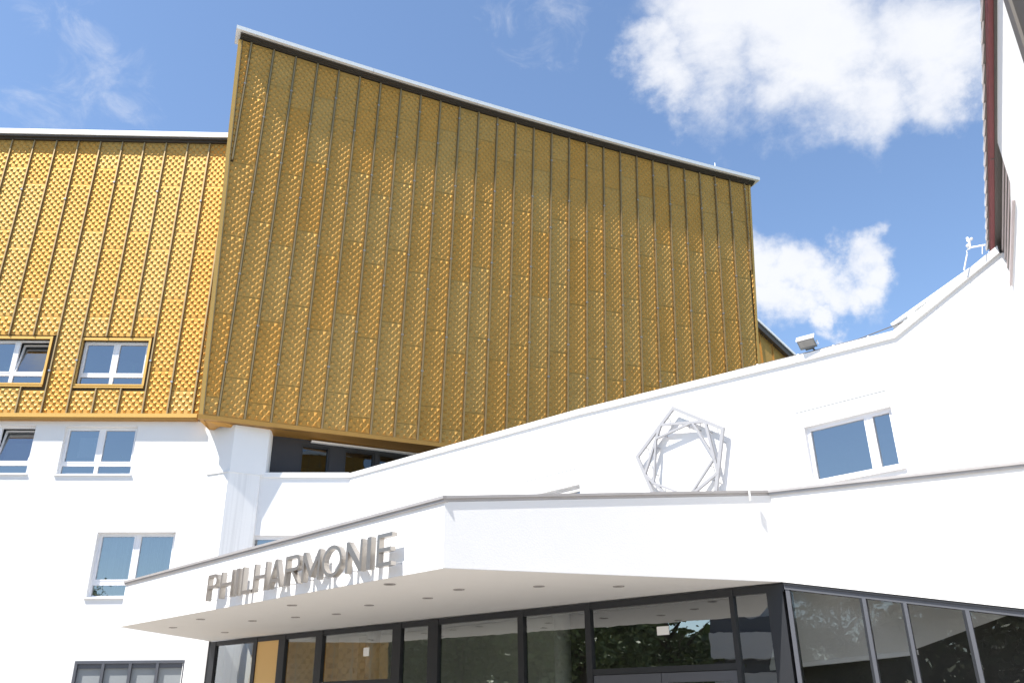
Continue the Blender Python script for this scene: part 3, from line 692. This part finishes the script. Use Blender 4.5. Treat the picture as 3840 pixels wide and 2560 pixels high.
MB().tube([pa(655, 1010), pa(540, 1600)], .013).build('stay', 'whiteplastic', an)
MB().tube([pa(1220, 660), pa(1215, 1000)], .009).build('stay', 'whiteplastic', an)

# ------------------------------------------------------------------ entrance canopy
can = thing('entrance_canopy', 'white angular entrance canopy with fascia, grey coping and beige soffit over the foyer glazing', 'canopy', B - V((0, 0, SZ)))
TA = 4.14; AE = -10.55; TC = BC.px(2885, 1856)[1]; lbc = (C - B).length
sD = 3.88; cdb = lambda s: SZ - .19 * s; cdt = lambda s: TC - .02 * s
MB().slab(A, [(AE, SZ), (0, SZ), (0, TA), (AE, TA)], [], -.22, 0).build('fascia', 'plaster', can)
MB().slab(BC, [(0, SZ), (lbc, SZ), (lbc, TC), (0, TA)], [], -.22, 0).build('fascia', 'plaster', can)
MB().slab(CD, [(0, SZ), (sD, cdb(sD)), (sD, cdt(sD)), (0, TC)], [], -.22, 0).build('fascia', 'plaster', can)
for fr, pts, ov in ((A, [(AE - .02, TA), (.03, TA)], .05), (BC, [(-.02, TA + .004), (lbc + .0, TC + .004)], .024), (CD, [(-.02, TC), (sD, cdt(sD))], .05)):
    for (a, ha), (b, hb) in zip(pts, pts[1:]):
        MB().hexa([fr.P(s, h, d) for d in (-.3, ov) for s, h in ((a, ha + .035), (b, hb + .035), (b, hb + .075), (a, ha + .075))]).build('coping', 'zinc', can)
        MB().hexa([fr.P(s, h, d) for d in (-.24, ov - .02) for s, h in ((a + .01, ha - .002), (b - .01, hb - .002), (b - .01, hb + .035), (a + .01, ha + .035))]).build('coping', 'zinc', can)
ae = A.P(AE, SZ)
MB().add([ae + V((0, 0, -.004)), B + V((0, 0, -.004)), C + V((0, .0, -.004)), Ap + V((0, .1, -.004)), ae + V((.1, .12, .1)), B + V((0, .15, .1)), C + V((-.03, .15, .1)), Ap + V((0, .1, .1))], ((3, 2, 1, 0), (4, 5, 6, 7), (0, 1, 5, 4), (1, 2, 6, 5), (2, 3, 7, 6), (3, 0, 4, 7))).build('soffit', 'soffit', can)
# end face back to the wall and flat roof
EF = Frame((ae.x, ae.y), math.degrees(math.atan2(ae.y - Ap.y, ae.x - Ap.x)) + 180)
le = math.hypot(Ap.x - ae.x, Ap.y - ae.y)
MB().add([ae, V((Ap.x, Ap.y, SZ)), V((Ap.x, Ap.y, TA)), V((ae.x, ae.y, TA))], ((0, 1, 2, 3),)).build('end_face', 'plaster', can)
def hpoly(outer, holes, z, thick=.12):
    mb = MB(); loops = [outer] + holes; flat = [p for l in loops for p in l]; n_ = len(flat)
    tri = tessellate_polygon([[V((p[0], p[1], 0)) for p in l] for l in loops])
    mb.add([V((p[0], p[1], z)) for p in flat] + [V((p[0], p[1], z + thick)) for p in flat], [tuple(t) for t in tri] + [tuple(i + n_ for i in reversed(t)) for t in tri])
    k = 0
    for l in loops:
        mb.f += [(k + i, k + (i + 1) % len(l), k + (i + 1) % len(l) + n_, k + i + n_) for i in range(len(l))]; k += len(l)
    return mb
rp = [A.P(AE + .1, 0, -.12), A.P(-.02, 0, -.12), BC.P(lbc - .05, 0, -.14), CD.P(3.7, 0, -.14), W.P(18.1, 0, .02), W.P(0, 0), S.P(-2.8, 0), Ap]
hpoly([(p.x, p.y) for p in rp], [], 3.86).build('roof', 'zinc', can)
for x, y in ((648.6, 2350.7), (752, 2319.5), (843, 2369), (946, 2325.5), (1108, 2312), (1095, 2267), (1261, 2300), (1384, 2267), (1461, 2188), (1604, 2240), (1721, 2208), (2021, 2196), (2320, 2196)):
    p = onz(x, y, SZ - .004); rr = .085
    ring = MB(); k = 20
    vs = [p + V((math.cos(2 * math.pi * i / k) * r_, math.sin(2 * math.pi * i / k) * r_, z)) for r_, z in ((rr, .0), (rr, -.012), (rr * .72, -.012), (rr * .68, .0)) for i in range(k)]
    ring.add(vs, [(a * k + i, a * k + (i + 1) % k, (a + 1) * k + (i + 1) % k, (a + 1) * k + i) for a in range(3) for i in range(k)])
    dl = ring.build('downlight', 'zinc', can)
    MB().add([p + V((math.cos(2 * math.pi * i / k) * rr * .7, math.sin(2 * math.pi * i / k) * rr * .7, -.004)) for i in range(k)], (tuple(reversed(range(k))),)).build('reflector', 'gutter', dl)
MB().box(BC, lbc - .42, lbc - .40, TC - .12, TC + .08, .055, .075).build('hook', 'whiteplastic', can)

# lettering on the fascia
FRO = .20; AF = A.off(FRO)
def sx(x, y): return AF.px(*Z6(x, y))[0]
hb_ = sum(AF.px(*Z6(*p))[1] for p in ((172, 708), (475, 652), (970, 560), (1670, 415))) / 4
ht_ = sum(AF.px(*Z6(*p))[1] for p in ((190, 480), (385, 437), (595, 385), (1690, 145))) / 4
sign = thing('entrance_sign', 'raised metal lettering PHILHARMONIE on pins along the white canopy fascia', 'sign', A.P(-4, hb_, .1))
Hh = ht_ - hb_; ST = .12
def arc(cx, cy, rx_, ry, a0, a1, k=9): return [(cx + rx_ * math.cos(math.radians(a0 + (a1 - a0) * i / k)), cy + ry * math.sin(math.radians(a0 + (a1 - a0) * i / k))) for i in range(k + 1)]
def glyph(ch, w, t):
    # polygons (outer, holes) in a box w wide and 1 high, stroke t
    if ch == 'I': return [([(0, 0), (w, 0), (w, 1), (0, 1)], [])]
    if ch == 'L': return [([(0, 0), (w, 0), (w, t), (t, t), (t, 1), (0, 1)], [])]
    if ch == 'H': return [([(0, 0), (t, 0), (t, .5 - t / 2), (w - t, .5 - t / 2), (w - t, 0), (w, 0), (w, 1), (w - t, 1), (w - t, .5 + t / 2), (t, .5 + t / 2), (t, 1), (0, 1)], [])]
    if ch == 'E': return [([(0, 0), (w, 0), (w, t), (t, t), (t, .5 - t / 2), (w * .93, .5 - t / 2), (w * .93, .5 + t / 2), (t, .5 + t / 2), (t, 1 - t), (w, 1 - t), (w, 1), (0, 1)], [])]
    if ch == 'N': return [([(0, 0), (t, 0), (t, .70), (w - t * 1.1, 0), (w, 0), (w, 1), (w - t, 1), (w - t, .30), (t * 1.1, 1), (0, 1)], [])]
    if ch == 'M': return [([(0, 0), (t, 0), (t, .68), (w / 2 - t * .38, .12), (w / 2 + t * .38, .12), (w - t, .68), (w - t, 0), (w, 0), (w, 1), (w - t * 1.1, 1), (w / 2, .34), (t * 1.1, 1), (0, 1)], [])]
    if ch == 'A':
        x = lambda y: (w / 2 - t * .55) * y; xi = lambda y: t * 1.08 + (w / 2 - t * 1.08) * y / .86
        return [([(0, 0), (t * 1.08, 0), (xi(.2), .2), (w - xi(.2), .2), (w - t * 1.08, 0), (w, 0), (w / 2 + t * .58, 1), (w / 2 - t * .58, 1)], [[(xi(.2 + t), .2 + t), (w - xi(.2 + t), .2 + t), (w / 2, .82)]])]
    if ch == 'O': return [(arc(w / 2, .5, w / 2, .52, 0, 348, 29), [arc(w / 2, .5, w / 2 - t, .52 - t, 0, 345, 23)])]
    ry = .275; cy = 1 - ry; cx = w - ry * .95
    P_ = ([(0, 0), (t, 0), (t, cy - ry)] + arc(cx, cy, w - cx, ry, -90, 90) + [(0, 1)], [[(t, cy - ry + t)] + arc(cx - .01, cy, max(.05, w - cx - t + .01), ry - t, -90, 90, 7) + [(t, 1 - t)]])
    if ch == 'P': return [P_]
    return [P_, ([(w * .42, cy - ry + .02), (w * .42 + t * 1.1, cy - ry + .02), (w, 0), (w - t * 1.15, 0)], [])]
spans = [('P', (180, 590), (272, 540)), ('H', (296, 570), (404, 550)), ('I', (430, 545), (455, 545)), ('L', (477, 600), (566, 640)), ('H', (588, 505), (702, 485)), ('A', (711, 600), (828, 578)),
         ('R', (866, 445), (984, 545)), ('M', (1018, 425), (1172, 400)), ('O', (1195, 370), (1366, 360)), ('N', (1403, 330), (1545, 310)), ('I', (1588, 295), (1622, 290)), ('E', (1675, 280), (1806, 260))]
for ch, a, b in spans:
    x0, x1 = sx(*a), sx(*b); w = (x1 - x0) / Hh; t = min(ST, w) if ch != 'I' else w
    mb = MB()
    for k, (o_, hs_) in enumerate(glyph(ch, w, t)):
        mb.slab(A, [(x0 + x * Hh, hb_ + y * Hh) for x, y in o_], [[(x0 + x * Hh, hb_ + y * Hh) for x, y in h] for h in hs_], .115 + .002 * k, FRO - .002 * k)
    l_ = mb.build('letter', 'steel', sign)
    mb = MB()
    for fx, fy in (((.5, .12), (.5, .9)) if ch == 'I' else ((t / 2 / w, .1), (t / 2 / w, .9), (1 - t / 2 / w, .08), (1 - t / 2 / w, .92)) if ch in 'HNME' else ((.12, .08), (.88, .08), (.5, .95)) if ch == 'A' else ((.08, .5), (.92, .5), (.5, .03), (.5, .97)) if ch == 'O' else ((t / 2 / w, .08), (t / 2 / w, .92))):
        MB().tube([A.P(x0 + fx * (x1 - x0), hb_ + fy * Hh, .001), A.P(x0 + fx * (x1 - x0), hb_ + fy * Hh, .13)], .006, 6).build('pin', 'rod', l_)

# ------------------------------------------------------------------ glazed foyer front
gf = thing('foyer_glazing', 'black framed foyer glazing with an ochre panel and entrance doors under the canopy', 'glass front', G.P(4, 0))
gx = lambda x, y=2400: G.px(x, y)[0]
GL = (C - V((Ap.x, Ap.y, SZ))).length
posts = [(782, 806, 2415), (947, 959, 2420), (1043, 1067, 2395), (1183, 1208, 2375), (1470, 1501, 2340), (1603, 1640, 2320), (1937, 1958, 2290), (2187, 2208, 2270), (2729, 2745, 2230), (2880, 2931, 2300)]
pp = [(gx(a, y), gx(b, y)) for a, b, y in posts]
GH = SZ - .02; HD = .11
def gpost(a, b, mt='anth'): MB().box(G, a, b, 0, GH - .002, -.14, -.02).build('mullion', mt, gf)
for a, b in pp[:-1]: gpost(a, b)
MB().box(G, pp[-1][0], GL - .02, 0, GH - .004, -.16, -.025).build('corner_cladding', 'anth', gf)
MB().box(G, pp[0][0], GL, GH - HD, GH, -.16, -.03).build('head_rail', 'anth', gf)
for i in range(len(pp) - 1):
    a, b = pp[i][1], pp[i + 1][0]
    if i == 1:
        MB().box(G, a, b, 0, GH - HD, -.09, -.05).build('ochre_panel', 'ochre', gf); continue
    tr = None
    if i == 3: tr = G.px(1340, 2548)[1]
    if i == 7: tr = G.px(2450, 2497)[1]
    lo_ = .06
    if tr:
        MB().box(G, a, b, tr - .09, tr, -.13, -.03).build('transom', 'anth', gf)
        MB().quad(G.P(a, tr, -.07), G.P(b, tr, -.07), G.P(b, GH - HD, -.07), G.P(a, GH - HD, -.07)).build('pane', 'foyerglass', gf)
        md = (a + b) / 2
        for x0, x1 in ((a, md), (md, b)):
            mb = MB(); e = .11
            mb.box(G, x0 + .006, x0 + e, .02, tr - .1, -.12, -.04).box(G, x1 - e, x1 - .006, .02, tr - .1, -.12, -.04).box(G, x0 + e, x1 - e, tr - .24, tr - .1, -.12, -.042).box(G, x0 + e, x1 - e, .02, .2, -.12, -.042)
            dr = mb.build('door', 'anthpale' if i == 7 else 'anth', gf)
            MB().quad(G.P(x0 + e, .2, -.08), G.P(x1 - e, .2, -.08), G.P(x1 - e, tr - .24, -.08), G.P(x0 + e, tr - .24, -.08)).build('pane', 'foyerglass', dr)
            hx = x1 - .06 if x0 == a else x0 + .06
            MB().tube([G.P(hx, .95, -.035), G.P(hx, .95, .03), G.P(hx, 1.35, .03), G.P(hx, 1.35, -.035)], .014).build('handle', 'rod', dr)
    else:
        MB().quad(G.P(a, lo_, -.07), G.P(b, lo_, -.07), G.P(b, GH - HD, -.07), G.P(a, GH - HD, -.07)).build('pane', 'foyerglass', gf)
        MB().box(G, a, b, 0, lo_, -.13, -.03).build('sill_rail', 'anth', gf)
# side return at the left jamb
MB().box(Frame((Ap.x, Ap.y), 95), 0, 3.2, 0, SZ, -.12, 0).build('side_return', 'plaster', gf)
# notices stuck to the glass
for x, y in ((2478, 2362), ):
    s, h = G.px(x, y); nb = MB().box(G, s - .11, s + .11, h - .065, h + .065, -.068, -.062); nb.build('notice', 'notice', gf)
s, h = G.px(*Z6(1563, 1155)); MB().box(G, s - .09, s + .09, h - .09, h + .08, -.068, -.062).build('notice', 'notice', gf)

gs = thing('side_glazing', 'grey framed raking glass front on the right under the white wall', 'glass front', CD.P(2, 0))
cx = lambda x, y=2300: CD.px(x, y)[0]
cp = [(cx(2961 - 42, 2230), cx(2961, 2230)), (cx(3229, 2290), cx(3254, 2290)), (cx(3385, 2310), cx(3409, 2310)), (cx(3617, 2340), cx(3646, 2340)), (3.78, 3.86)]
MB().box(CD, .03, cp[0][1], 0, SZ - .04, -.2, -.03).build('corner_post', 'anthpale', gs)
MB().hexa([CD.P(s, h, d) for d in (-.16, -.02) for s, h in ((.02, cdb(.02) - .10), (sD, cdb(sD) - .10), (sD, cdb(sD) - .012), (.02, cdb(.02) - .012))]).build('head_rail', 'anthpale', gs)
MB().hexa([CD.P(s, h, d) for d in (-.1, .005) for s, h in ((.02, cdb(.02) - .035), (sD, cdb(sD) - .035), (sD, cdb(sD) - .013), (.02, cdb(.02) - .013))]).build('head_rail', 'anth', gs)
for i, (a, b) in enumerate(cp):
    if i:
        mid = a + (b - a) * .45
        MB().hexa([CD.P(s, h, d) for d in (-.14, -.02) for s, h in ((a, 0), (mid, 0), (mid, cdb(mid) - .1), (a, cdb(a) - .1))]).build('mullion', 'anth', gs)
        MB().hexa([CD.P(s, h, d) for d in (-.12, .012) for s, h in ((mid, 0), (b, 0), (b, cdb(b) - .1), (mid, cdb(mid) - .1))]).build('mullion', 'anthpale', gs)
for (a0, a), (b, b0) in zip(cp, cp[1:]):
    MB().quad(CD.P(a, .05, -.07), CD.P(b, .05, -.07), CD.P(b, cdb(b) - .1, -.07), CD.P(a, cdb(a) - .1, -.07)).build('pane', 'sideglass', gs)
    MB().box(CD, a, b, 0, .05, -.12, -.03).build('sill_rail', 'anthpale', gs)

# foyer interior seen through the glass
fo = thing('foyer', 'dim foyer interior with pale ceiling seen through the entrance glass', 'room', V((2, 17, 0)))
inner = [G.P(.1, 0, -.25), G.P(GL - .2, 0, -.25), CD.P(.3, 0, -.35), CD.P(3.6, 0, -.35), W.P(17.9, 0, .4), W.P(2, 0, .4), V((Ap.x + .3, Ap.y + 2.6, 0))]
MB().add([V((p.x, p.y, .01)) for p in inner], (tuple(range(len(inner))),)).build('floor', 'stonefloor', fo)
hpoly([(p.x, p.y) for p in inner], [], 3.42, .05).build('ceiling', 'plaster', fo)
wl = W.off(.38); MB().box(wl, 1.5, 18.8, 0, 3.4, -.05, 0).build('back_wall', 'foyer', fo)
MB().box(wl, 9.0, 18.0, 0, 3.38, .0, .2).build('dimness_sheet', 'foyerdark', fo)  # near-black colour stands in for the dimness of the rooms beyond
CI = CD.off(-1.55); la = CI.px(2998, 2482); lb2 = CI.px(3839, 2392)
hi = lambda x: la[1] + (lb2[1] - la[1]) * (x - la[0]) / (lb2[0] - la[0])
MB().hexa([CI.P(-.75, hi(-.75), 0), CI.P(3.75, hi(3.75), 0), CD.P(3.7, 3.38, -.3), CD.P(.02, 3.38, -.3)][:4] + [CI.P(-.75, hi(-.75), -.1), CI.P(3.75, hi(3.75), -.1), CD.P(3.7, 3.40, -.4), CD.P(.02, 3.40, -.4)]).build('sloping_ceiling', 'innerwhite', fo)
MB().hexa([CI.P(x, hi(x) + y, d) for d in (-.1, .02) for x, y in ((-.75, -.07), (3.75, -.07), (3.75, 0), (-.75, 0))]).build('ceiling_edge', 'soffit', fo)
for x in (.9, 2.3): MB().tube([CI.P(x, 0, -.25), CI.P(x, 2.2, -.25)], .04, 8).build('post', 'anthpale', fo)
for (x, y) in ((-3.2, 20.0), (.9, 17.2)): MB().tube([V((x, y, 0)), V((x, y, 3.4))], .16, 16).build('column', 'plaster', fo, smooth=True)

# ------------------------------------------------------------------ far gold roof behind
FR = Frame((at(2843, 1250, 48).x, 48), 18)
far = thing('distant_gold_hall', 'distant gold clad roof with dark sloping edge peeping out beside the tall gold hall', 'building', FR.P(1, 0))
pa_ = FR.px(2835, 1212); pb_ = FR.px(2985, 1352); dx, dy = pb_[0] - pa_[0], pb_[1] - pa_[1]
lf = lambda s: pa_[1] + dy / dx * (s - pa_[0])
sA, sB = pa_[0] - 4, pb_[0] + 5
MB().slab(FR, [(sA, 0), (sB, 0), (sB, lf(sB) - .5), (sA, lf(sA) - .5)], [], -.5, -.03).build('wall', 'backing', far)
for i in range(14):
    a = sA + i * (sB - sA) / 14; b = a + (sB - sA) / 14 - .06
    MB().slab(FR, [(a, lf(b) - 9), (b, lf(b) - 9), (b, lf(b) - .55), (a, lf(a) - .55)], [], -.03, .03).build('panel', 'gold', far)
    MB().slab(FR, [(b, lf(b) - 9), (b + .06, lf(b) - 9), (b + .06, lf(b) - .6), (b, lf(b) - .55)], [], -.03, .1).build('rib', 'golddark', far)
MB().hexa([FR.P(s, lf(s) + y, d) for d in (-.5, .35) for s, y in ((sA, -.55), (sB, -.55), (sB, -.12), (sA, -.12))]).build('gutter', 'gutter', far)
MB().hexa([FR.P(s, lf(s) + y, d) for d in (-.5, .42) for s, y in ((sA, -.12), (sB, -.12), (sB, .05), (sA, .05))]).build('roof_edge', 'fascia', far)

# ------------------------------------------------------------------ lightning rods on the hall roof
for s, hh, lb_ in ((16.9, .16, 'short thin lightning rod on the roof edge, the left and shorter of two'), (20.0, .40, 'thin lightning rod on the roof edge near the right corner of the gold hall')):
    tag(MB().tube([T.P(s, HT(s) + .25, .1), T.P(s, HT(s) + .25 + hh, .1)], .018, 6).build('lightning_rod', 'whiteplastic'), lb_, 'lightning rod', 'lightning rods on the gold hall roof')

# ------------------------------------------------------------------ house plants in the windows
def plant(fr, s, h, d, label, tall, nb, seed):
    rnd = random.Random(seed); t = thing('house_plant', label, 'plant', fr.P(s, h, d), 'house plants on the office window sills')
    MB().tube([fr.P(s, h, d), fr.P(s, h + .13, d)], [.07, .09], 12).build('pot', 'pot', t)
    mb = MB()
    for k in range(nb):
        a = rnd.uniform(0, 6.28); sp = rnd.uniform(.05, .24); hh = tall * rnd.uniform(.5, 1.1); w = rnd.uniform(.012, .028)
        p = [fr.P(s, h + .12, d), fr.P(s + math.cos(a) * sp * .35, h + .12 + hh * .7, d + math.sin(a) * sp * .3), fr.P(s + math.cos(a) * sp, h + .12 + hh, d + math.sin(a) * sp * .6)]
        tz = fr.u * w * abs(math.sin(a)) + fr.n * w * math.cos(a) + V((0, 0, w * .3))
        mb.add([p[0] - tz * .3, p[0] + tz * .3, p[1] + tz, p[2], p[1] - tz], ((0, 1, 2, 4), (4, 2, 3)))
    kind(mb.build('foliage', 'plant', t), 'stuff')
plant(L, g2[1] - .55, g2[2] + .12, -.55, 'spiky house plant behind the right pane of the whole gold storey window', .62, 26, 3)
plant(L, g1[1] - 1.35, g1[2] + .2, -.5, 'bushy house plant behind the left pane of the gold storey window cut by the frame', .45, 46, 5)
plant(LW, win['A'][1] - .42, win['A'][2] + .05, -.5, 'tall leafy house plant behind the right pane of the white wall window with a blind', .55, 20, 8)

# ------------------------------------------------------------------ trees and building behind the viewer (mirrored in glass, some added to darken it)
def crown_mesh(seed, leaf=1.0, n=14000, rad=(3.1, 3.1, 3.9), cl=46):
    rnd = random.Random(seed); mb = MB()
    cs = []
    for _ in range(cl):
        while True:
            p = V((rnd.uniform(-1, 1), rnd.uniform(-1, 1), rnd.uniform(-1, 1)))
            if .25 < p.length < 1: break
        cs.append((V((p.x * rad[0], p.y * rad[1], p.z * rad[2])), rnd.uniform(.6, 1.25)))
    for _ in range(n):
        c, r = rnd.choice(cs); p = c + V((rnd.gauss(0, .5), rnd.gauss(0, .5), rnd.gauss(0, .42))) * r
        a = V((rnd.gauss(0, 1), rnd.gauss(0, 1), rnd.gauss(0, .5))).normalized(); b = a.cross(V((rnd.gauss(0, 1), rnd.gauss(0, 1), rnd.gauss(0, 1)))).normalized(); s = rnd.uniform(.11, .20) * leaf
        mb.add([p - a * s, p + b * s * .55, p + a * s, p - b * s * .55], ((0, 1, 2, 3),))
    return mb
def tree(x, y, sc, seed, label):
    t = thing('broadleaf_tree', label, 'tree', (x, y, 0), 'trees mirrored in the foyer glass')
    rnd = random.Random(seed); mb = MB(); b0 = V((x, y, 0)); hgt = 5.2 * sc
    mb.tube([b0, b0 + V((.1, 0, hgt * .4)), b0 + V((.0, .1, hgt * .8)), b0 + V((.1, .1, hgt * 1.25))], [.26 * sc, .2 * sc, .14 * sc, .05 * sc], 9)
    for k in range(7):
        a = k * 2.4; h = hgt * (.5 + .07 * k); mb.tube([b0 + V((0, 0, h)), b0 + V((math.cos(a) * 1.1 * sc, math.sin(a) * 1.1 * sc, h + 1.0 * sc)), b0 + V((math.cos(a) * 2.2 * sc, math.sin(a) * 2.2 * sc, h + 2.0 * sc))], [.1 * sc, .06 * sc, .02 * sc], 6)
    mb.build('trunk', 'bark', t, smooth=True)
    cm = crown_mesh(seed, 1.0 / sc); cm.v = [b0 + V((0, 0, hgt * .98)) + v * sc for v in cm.v]
    kind(cm.build('crown', 'leaf', t), 'stuff')
for x, y, sc, sd_, lb_ in ((-31, 20, 1.2, 11, 'broadleaf tree mirrored at the left of the foyer glass, nearest the office block'), (-33, 14, 1.45, 12, 'tall broadleaf tree mirrored in the middle of the foyer glass'), (-29, 8, 1.25, 13, 'broadleaf tree mirrored beside the door transom'),
                           (-38, 9, 1.6, 14, 'largest broadleaf tree, standing behind the mirrored front row'), (-33, 2, 1.15, 18, 'smaller broadleaf tree mirrored beside the pale building'), (-36, -33, 1.5, 15, 'broadleaf tree added behind the viewer to darken the raking side glass, left one'), (-22, -46, 1.6, 16, 'broadleaf tree added behind the viewer to darken the raking side glass, middle one'), (-3, -52, 1.5, 17, 'broadleaf tree added behind the viewer to darken the raking side glass, right one')):  # last three are added to give the side glass a dark reflection
    tree(x, y, sc, sd_, lb_)
rw_ = random.Random(99); mb = MB()  # leaf belt added behind the trees to keep bright sky out of the glass
for _ in range(17000):
    az = math.radians(rw_.uniform(-178, -58)); ra = rw_.uniform(50, 66); top = 8.5 + 2.5 * math.sin(az * 9) + 1.6 * math.sin(az * 23 + 1)
    p = V((math.sin(az) * ra, math.cos(az) * ra, top * rw_.random() ** .7 + .2)); a = V((rw_.gauss(0, 1), rw_.gauss(0, 1), rw_.gauss(0, .6))).normalized(); b = a.cross(V((rw_.gauss(0, 1), rw_.gauss(0, 1), rw_.gauss(0, 1)))).normalized(); q_ = rw_.uniform(.4, .85)
    mb.add([p - a * q_, p + b * q_ * .6, p + a * q_, p - b * q_ * .6], ((0, 1, 2, 3),))
wood = kind(mb.build('filler_wood', 'leaf'), 'stuff'); wood['label'] = 'far belt of green trees added to fill bright sky gaps in the mirrored glass'; wood['category'] = 'trees'
PB = Frame((-28, -5), 118)
pb = thing('pale_building', 'pale stepped building with a railing mirrored in the right of the foyer glass', 'building', PB.P(0, 0))
for k, (z0, z1, d) in enumerate(((0, 3.2, 0), (3.9, 5.2, .8), (6.0, 7.4, -.6))):
    MB().box(PB, -6, 6, z0, z1, -7, d).build('wall', 'tan', pb)
    MB().box(PB, -6, 6, z1, z1 + (.7 if k == 0 else .8), -6.8, d - .5).build('window_band', 'anthpale', pb)
mb = MB()
for k in range(38): mb.box(PB, -6 + k * .32, -5.96 + k * .32, 8.2, 9.4, -.8, -.76)
mb.box(PB, -6, 6, 9.4, 9.46, -.8, -.74)
kind(mb.build('railing', 'fascia', pb), 'stuff')

def mirrored_gold(name, label, fr, w, zb_, zt, ncol):
    g = thing(name, label, 'building', fr.P(w / 2, 0))
    MB().box(fr, 0, w, 0, zb_, -4, -.1).build('wall', 'plaster', g)
    MB().box(fr, 0, w, zb_, zt, -4, -.03).build('cladding_wall', 'backing', g)
    MB().box(fr, -.1, w + .1, zt, zt + .35, -4, .3).build('roof_edge', 'fascia', g)
    cw = w / ncol
    for i in range(ncol):
        a, b = i * cw + .03, (i + 1) * cw - .03; n_ = max(1, round((zt - zb_) / 2.6)); hh_ = (zt - zb_) / n_
        for k in range(n_): embossed_panel(fr.P, lambda h, a=a: a, lambda h, b=b: b, zb_ + k * hh_ + .01, zb_ + (k + 1) * hh_ - .01, g, cols=max(4, int(cw / .2)), pitch=.2, height=.07, off=i)
        MB().box(fr, b, b + .06, zb_, zt, -.03, .06).build('rib', 'goldrib', g)
mirrored_gold('gold_side_wing', 'low gold clad wing outside the left edge, mirrored in the left foyer panes', Frame((-24.2, 18.0), 90), 6.4, 2.2, 7.4, 8)
pm = TW.P(*TW.px(1185, 1704)); vd = (pm - EYE).normalized(); rd = vd - TW.n * (2 * vd.dot(TW.n)); ch = pm + rd * 62; tx = V((-rd.y, rd.x, 0)).normalized()
o_ = ch + tx * 5.0
mirrored_gold('gold_chamber_hall', 'gold clad hall behind the viewer, mirrored in the first terrace window', Frame((o_.x, o_.y), math.degrees(math.atan2(-tx.y, -tx.x))), 10, 8, ch.z, 9)
